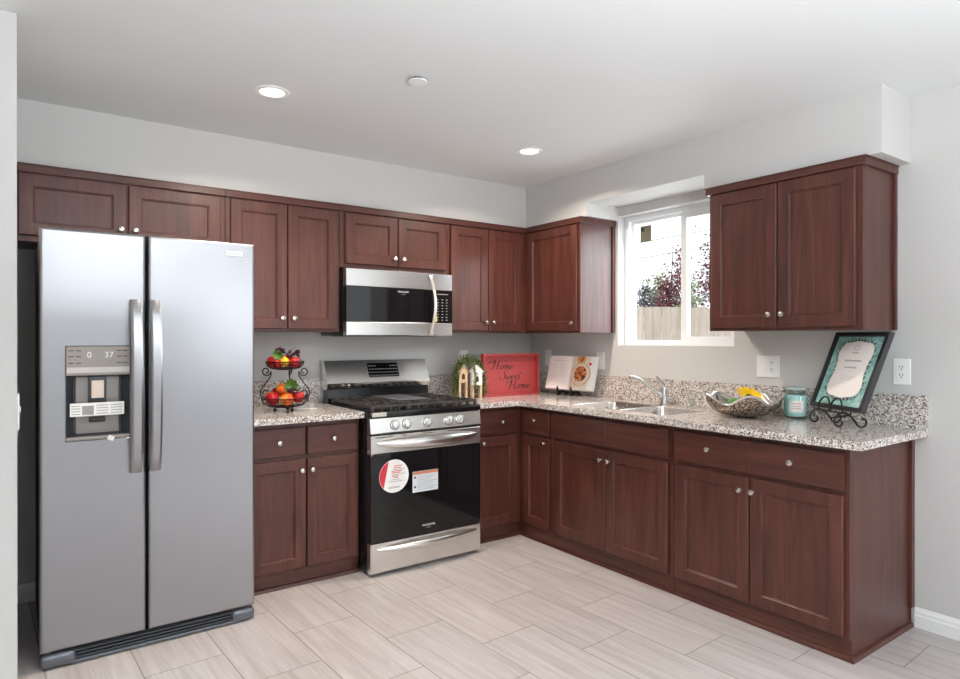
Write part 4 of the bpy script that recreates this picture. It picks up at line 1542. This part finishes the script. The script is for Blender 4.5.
NA = 80
outer = [[bowl_pt(i / 10, 2 * math.pi * k / NA) for k in range(NA)] for i in range(11)]
inner = [[bowl_pt(i / 10, 2 * math.pi * k / NA, .004) for k in range(NA)] for i in range(10, -1, -1)]
MB().lathe([(.058, 0), (.062, .004)], seg=40).loft(outer, True, False).build('outer_shell', 'mosaic', sb, ang=60)
MB().loft(inner, False, True).build('inner_shell', 'silver', sb, ang=60)
MB().tube([bowl_pt(1.0, 2 * math.pi * k / NA, .002) for k in range(NA)], .0085, 8, True, flat=(.6, 1.5)).build('rim', 'silver', sb)
b = MB()
for k in range(10):
    a = 2 * math.pi * k / 10 + .2
    b.tube([bowl_pt(s / 6, a, .0052) for s in range(2, 7)], .004, 6, flat=(1, .4))
b.build('inner_stripe', 'black_plastic', sb)
for k, (a, e) in enumerate(((R(178), .050), (R(150), .045))):
    b = MB()
    p0, p1 = bowl_pt(.9, a), bowl_pt(1.0, a)
sf = thing('sunflower', 'artificial yellow sunflower lying in the silver bowl', 'flower', SB + Rz @ Vector((.012, -.020, .104)), YAW)
sf.rotation_euler = (R(28), R(8), YAW)
b = MB()
for k in range(18):
    a = 2 * math.pi * k / 18
    ln = .062 if k % 2 else .054
    ca, sa = math.cos(a), math.sin(a)
    lo = []
    for s, w, h in ((.0, .006, .0), (.25, .011, .008), (.55, .012, .016), (.85, .006, .020), (1.0, .0008, .021)):
        rr_ = .014 + ln * s
        lo.append([(rr_ * ca - w * sa, rr_ * sa + w * ca, h), (rr_ * ca, rr_ * sa, h - .002), (rr_ * ca + w * sa, rr_ * sa - w * ca, h), (rr_ * ca, rr_ * sa, h + .0015)])
    b.loft(lo)
b.build('petals', 'petal', sf)
MB().lathe([(.020, -.002), (.021, .004), (.016, .010), (.006, .012)], seg=20).build('seed_head', 'stem_brown', sf)
MB().tube(catmull([(0, 0, -.003), (.01, .02, -.018), (.03, .06, -.020)], 5), .003, 6).build('stem', 'leaf_green', sf)
for k, (x, y, z, lab) in enumerate(((-.065, -.030, .074, 'green lime shaped fruit left of the sunflower in the silver bowl'), (.055, .050, .074, 'green fruit behind the sunflower in the silver bowl'))):
    t = thing('green_fruit', lab, 'fruit', SB + Rz @ Vector((x, y, z)), YAW + k, 'green fruit in the silver bowl')
    MB().lathe([(.003, -.040), (.018, -.032), (.027, -.01), (.026, .012), (.014, .033), (.003, .040)], axis='x', seg=16).build('skin', 'leaf_green', t, ang=80)
    MB().tube([(.038, 0, 0), (.050, 0, .003)], .002, 6).build('stem', 'stem_brown', t)

# candle jar
cj = thing('candle_jar', 'pale teal candle in a glass jar between the silver bowl and the framed print', 'candle', (-.080, -2.212, CT), R(-55))
MB().lathe([(.040, 0), (.047, .002), (.053, .012), (.055, .030), (.055, .112), (.052, .122), (.047, .128), (.047, .146)], seg=40, cap1=False).build('glass_jar', 'jar_glass', cj)
MB().lathe([(.046, .010), (.0525, .022), (.0525, .110), (.050, .118)], seg=40).build('wax', 'wax_teal', cj)
MB().tube([(0, 0, .1182), (0, 0, .128)], .0012, 6).build('wick', 'print_black', cj)
MB().lathe([(.049, .1465), (.049, .156), (.046, .160), (.020, .161)], seg=36).build('lid', 'frosted_lid', cj)
lo = []
for i in range(13):
    a = R(-90 - 38 + 76 * i / 12)
    lo.append([(.0556 * math.cos(a), .0556 * math.sin(a), z) for z in (.032, .092)])
b = MB()
b.loft([[p[0] for p in lo] + [], [p[1] for p in lo]], False, False, closed=False)
b.build('label', 'paper', cj)
b = MB()
for z, h in ((.075, .0035), (.062, .0025), (.052, .0025)):
    pts0, pts1 = [], []
    for i in range(9):
        a = R(-90 - 20 + 40 * i / 8)
        pts0.append((.0560 * math.cos(a), .0560 * math.sin(a), z))
        pts1.append((.0560 * math.cos(a), .0560 * math.sin(a), z + h))
    b.loft([pts0, pts1], False, False, closed=False)
b.build('label_print', 'orange_print', cj)

# ------------------------------------------------------------------ framed print on scroll easel
PZ = 0.9990 - CT
PF = Vector((-.262, -2.491, CT))
PY = R(-118.1)
pf = thing('picture_frame', 'black framed teal print with white scalloped certificate, leaning on an iron easel', 'picture frame', PF, PY)
TP = Matrix.Translation((0, 0, PZ)) @ Matrix.Rotation(R(-22.1), 4, 'X')
PW, PH = .350, .385
fwid = .019
MB().grid([-PW / 2, -PW / 2 + fwid, PW / 2 - fwid, PW / 2], [0, fwid, PH - fwid, PH], lambda u, v: not (-PW / 2 + fwid < u < PW / 2 - fwid and fwid < v < PH - fwid), -.002, .026, 'y').xf(TP).build('frame', 'frame_black', pf, smooth=False, bev=.002)
MB().box(-PW / 2 + fwid + .0005, PW / 2 - fwid - .0005, .010, .022, fwid + .0005, PH - fwid - .0005).xf(TP).build('print_mat', 'teal_mat', pf, smooth=False)
# scalloped outline
hw, z0, z1 = .112, .060, .340


def scal(k, sc=1.0, n=72):
    # waisted plaque: wide shoulders top and bottom, drawn in at the middle, small cusps at the corners
    a = 2 * math.pi * k / n
    ca, sa = math.cos(a), math.sin(a)
    p = 7.0
    r_ = (abs(ca) ** p + abs(sa) ** p) ** (-1 / p)
    tx, tz = r_ * ca, r_ * sa
    w = .94 + .06 * math.cos(2 * math.pi * (abs(tz) - .62))
    tz *= 1 - .05 * abs(tx) ** 2 + .02 * math.cos(tx * 6)
    return (hw * tx * w + math.copysign((sc - 1) * .09, tx) * min(1, abs(tx) * 1.5), (z0 + z1) / 2 + (z1 - z0) / 2 * tz + (sc - 1) * .09 * tz)


def plateshape(sc, y0, y1, name, m, parent):
    pts = [scal(k, sc) for k in range(72)]
    return MB().prism(pts, y0, y1).xf(TP).build(name, m, parent, smooth=False)


ct = plateshape(1.0, .0086, .0094, 'certificate', 'cream', pf)
b = MB()
rnd = random.Random(4)
for k in range(72):
    x, z = scal(k, 1.06)
    for j in range(2):
        a = rnd.uniform(0, 6.28)
        q = Vector((x + rnd.gauss(0, .003), .0097, z + rnd.gauss(0, .003)))
        rr_ = rnd.uniform(.006, .009)
        b.tube(catmull([q + Vector((rr_ * math.cos(a + t_) * (1 - t_ / 9), 0, rr_ * math.sin(a + t_) * (1 - t_ / 9))) for t_ in (0, 1, 2, 3, 4, 5)], 2), .0011, 4)
b.xf(TP).build('scrollwork_border', 'print_black', pf, smooth=False)
b = MB()
for k in range(0, 72, 2):
    x, z = scal(k, 1.085)
    b.box(x - .004, x + .004, .0092, .0096, z - .004, z + .004)
b.xf(TP).build('border_highlight', 'print_white', pf, smooth=False)
for z, w, h in ((.283, .044, .008), (.243, .110, .010), (.209, .080, .009)):
    b = MB()
    n = int(w / .009)
    for i in range(n):
        x = -w / 2 + (i + .5) * w / n
        b.box(x - .0030, x + .0030, .0078, .0084, z - h / 2 * random.uniform(.5, 1), z + h / 2 * random.uniform(.5, 1))
    b.xf(TP).build('certificate_text', 'print_grey', ct, smooth=False)
for z, w in ((.165, .10), (.155, .085), (.145, .095), (.130, .05)):
    MB().box(-w / 2, w / 2, .0079, .0084, z - .0006, z + .0006).xf(TP).build('certificate_text', 'print_light', ct, smooth=False)
MB().tube([(.016 * math.cos(2 * math.pi * k / 16), .0081, .308 + .012 * math.sin(2 * math.pi * k / 16)) for k in range(16)], .0009, 4, True).xf(TP).build('certificate_emblem', 'print_grey', ct, smooth=False)

ea = thing('scroll_easel', 'black wrought iron scroll easel holding the framed print', 'easel', PF + Matrix.Rotation(PY, 3, 'Z') @ Vector((0, .022, 0)), PY)
EX = .010


def scroll_side(x):
    # from the front spiral over the arch to the rear spiral, in (y,z); front is -y
    p = spiral(-.058, .034, .006, .0305, 60 - 360, -180, 14)
    p = spiral(-.056, .036, .006, .032, 90 + 270, 180 - 90, 0) if False else p
    front = spiral(-.060, .034, .007, .030, 380, 170, 14)
    arch = [(-.080, .060), (-.058, .074), (-.030, .072), (-.002, .052), (.022, .022)]
    rear = spiral(.052, .034, .030, .007, 225, 440 + 40, 16)
    return [(x, y, z) for y, z in front + arch + rear]


for xx in (EX - .085, EX + .085):
    pts = scroll_side(xx)
    MB().tube(catmull(pts, 2), .0048, 8).build('scroll_leg', 'wrought_iron', ea)
MB().tube([(EX - .085, -.045, .0720), (EX + .085, -.045, .0720)], .0045, 8).build('cross_bar', 'wrought_iron', ea)
for hx in (EX - .042, EX + .042):
    pts = [(hx - .040, -.046, .072), (hx - .039, -.046, .100), (hx - .022, -.040, .128), (hx, -.037, .136), (hx + .022, -.040, .128), (hx + .038, -.046, .100), (hx + .040, -.046, .072)]
    MB().tube(catmull(pts, 6), .0045, 8).build('front_hoop', 'wrought_iron', ea)
MB().tube([(EX, .055, .052), (EX, .120, .230)], .0045, 8).build('back_rest', 'wrought_iron', ea)
MB().tube([(EX - .085, .020, .030), (EX, .055, .052), (EX + .085, .020, .030)], .0045, 8).build('rear_bar', 'wrought_iron', ea)
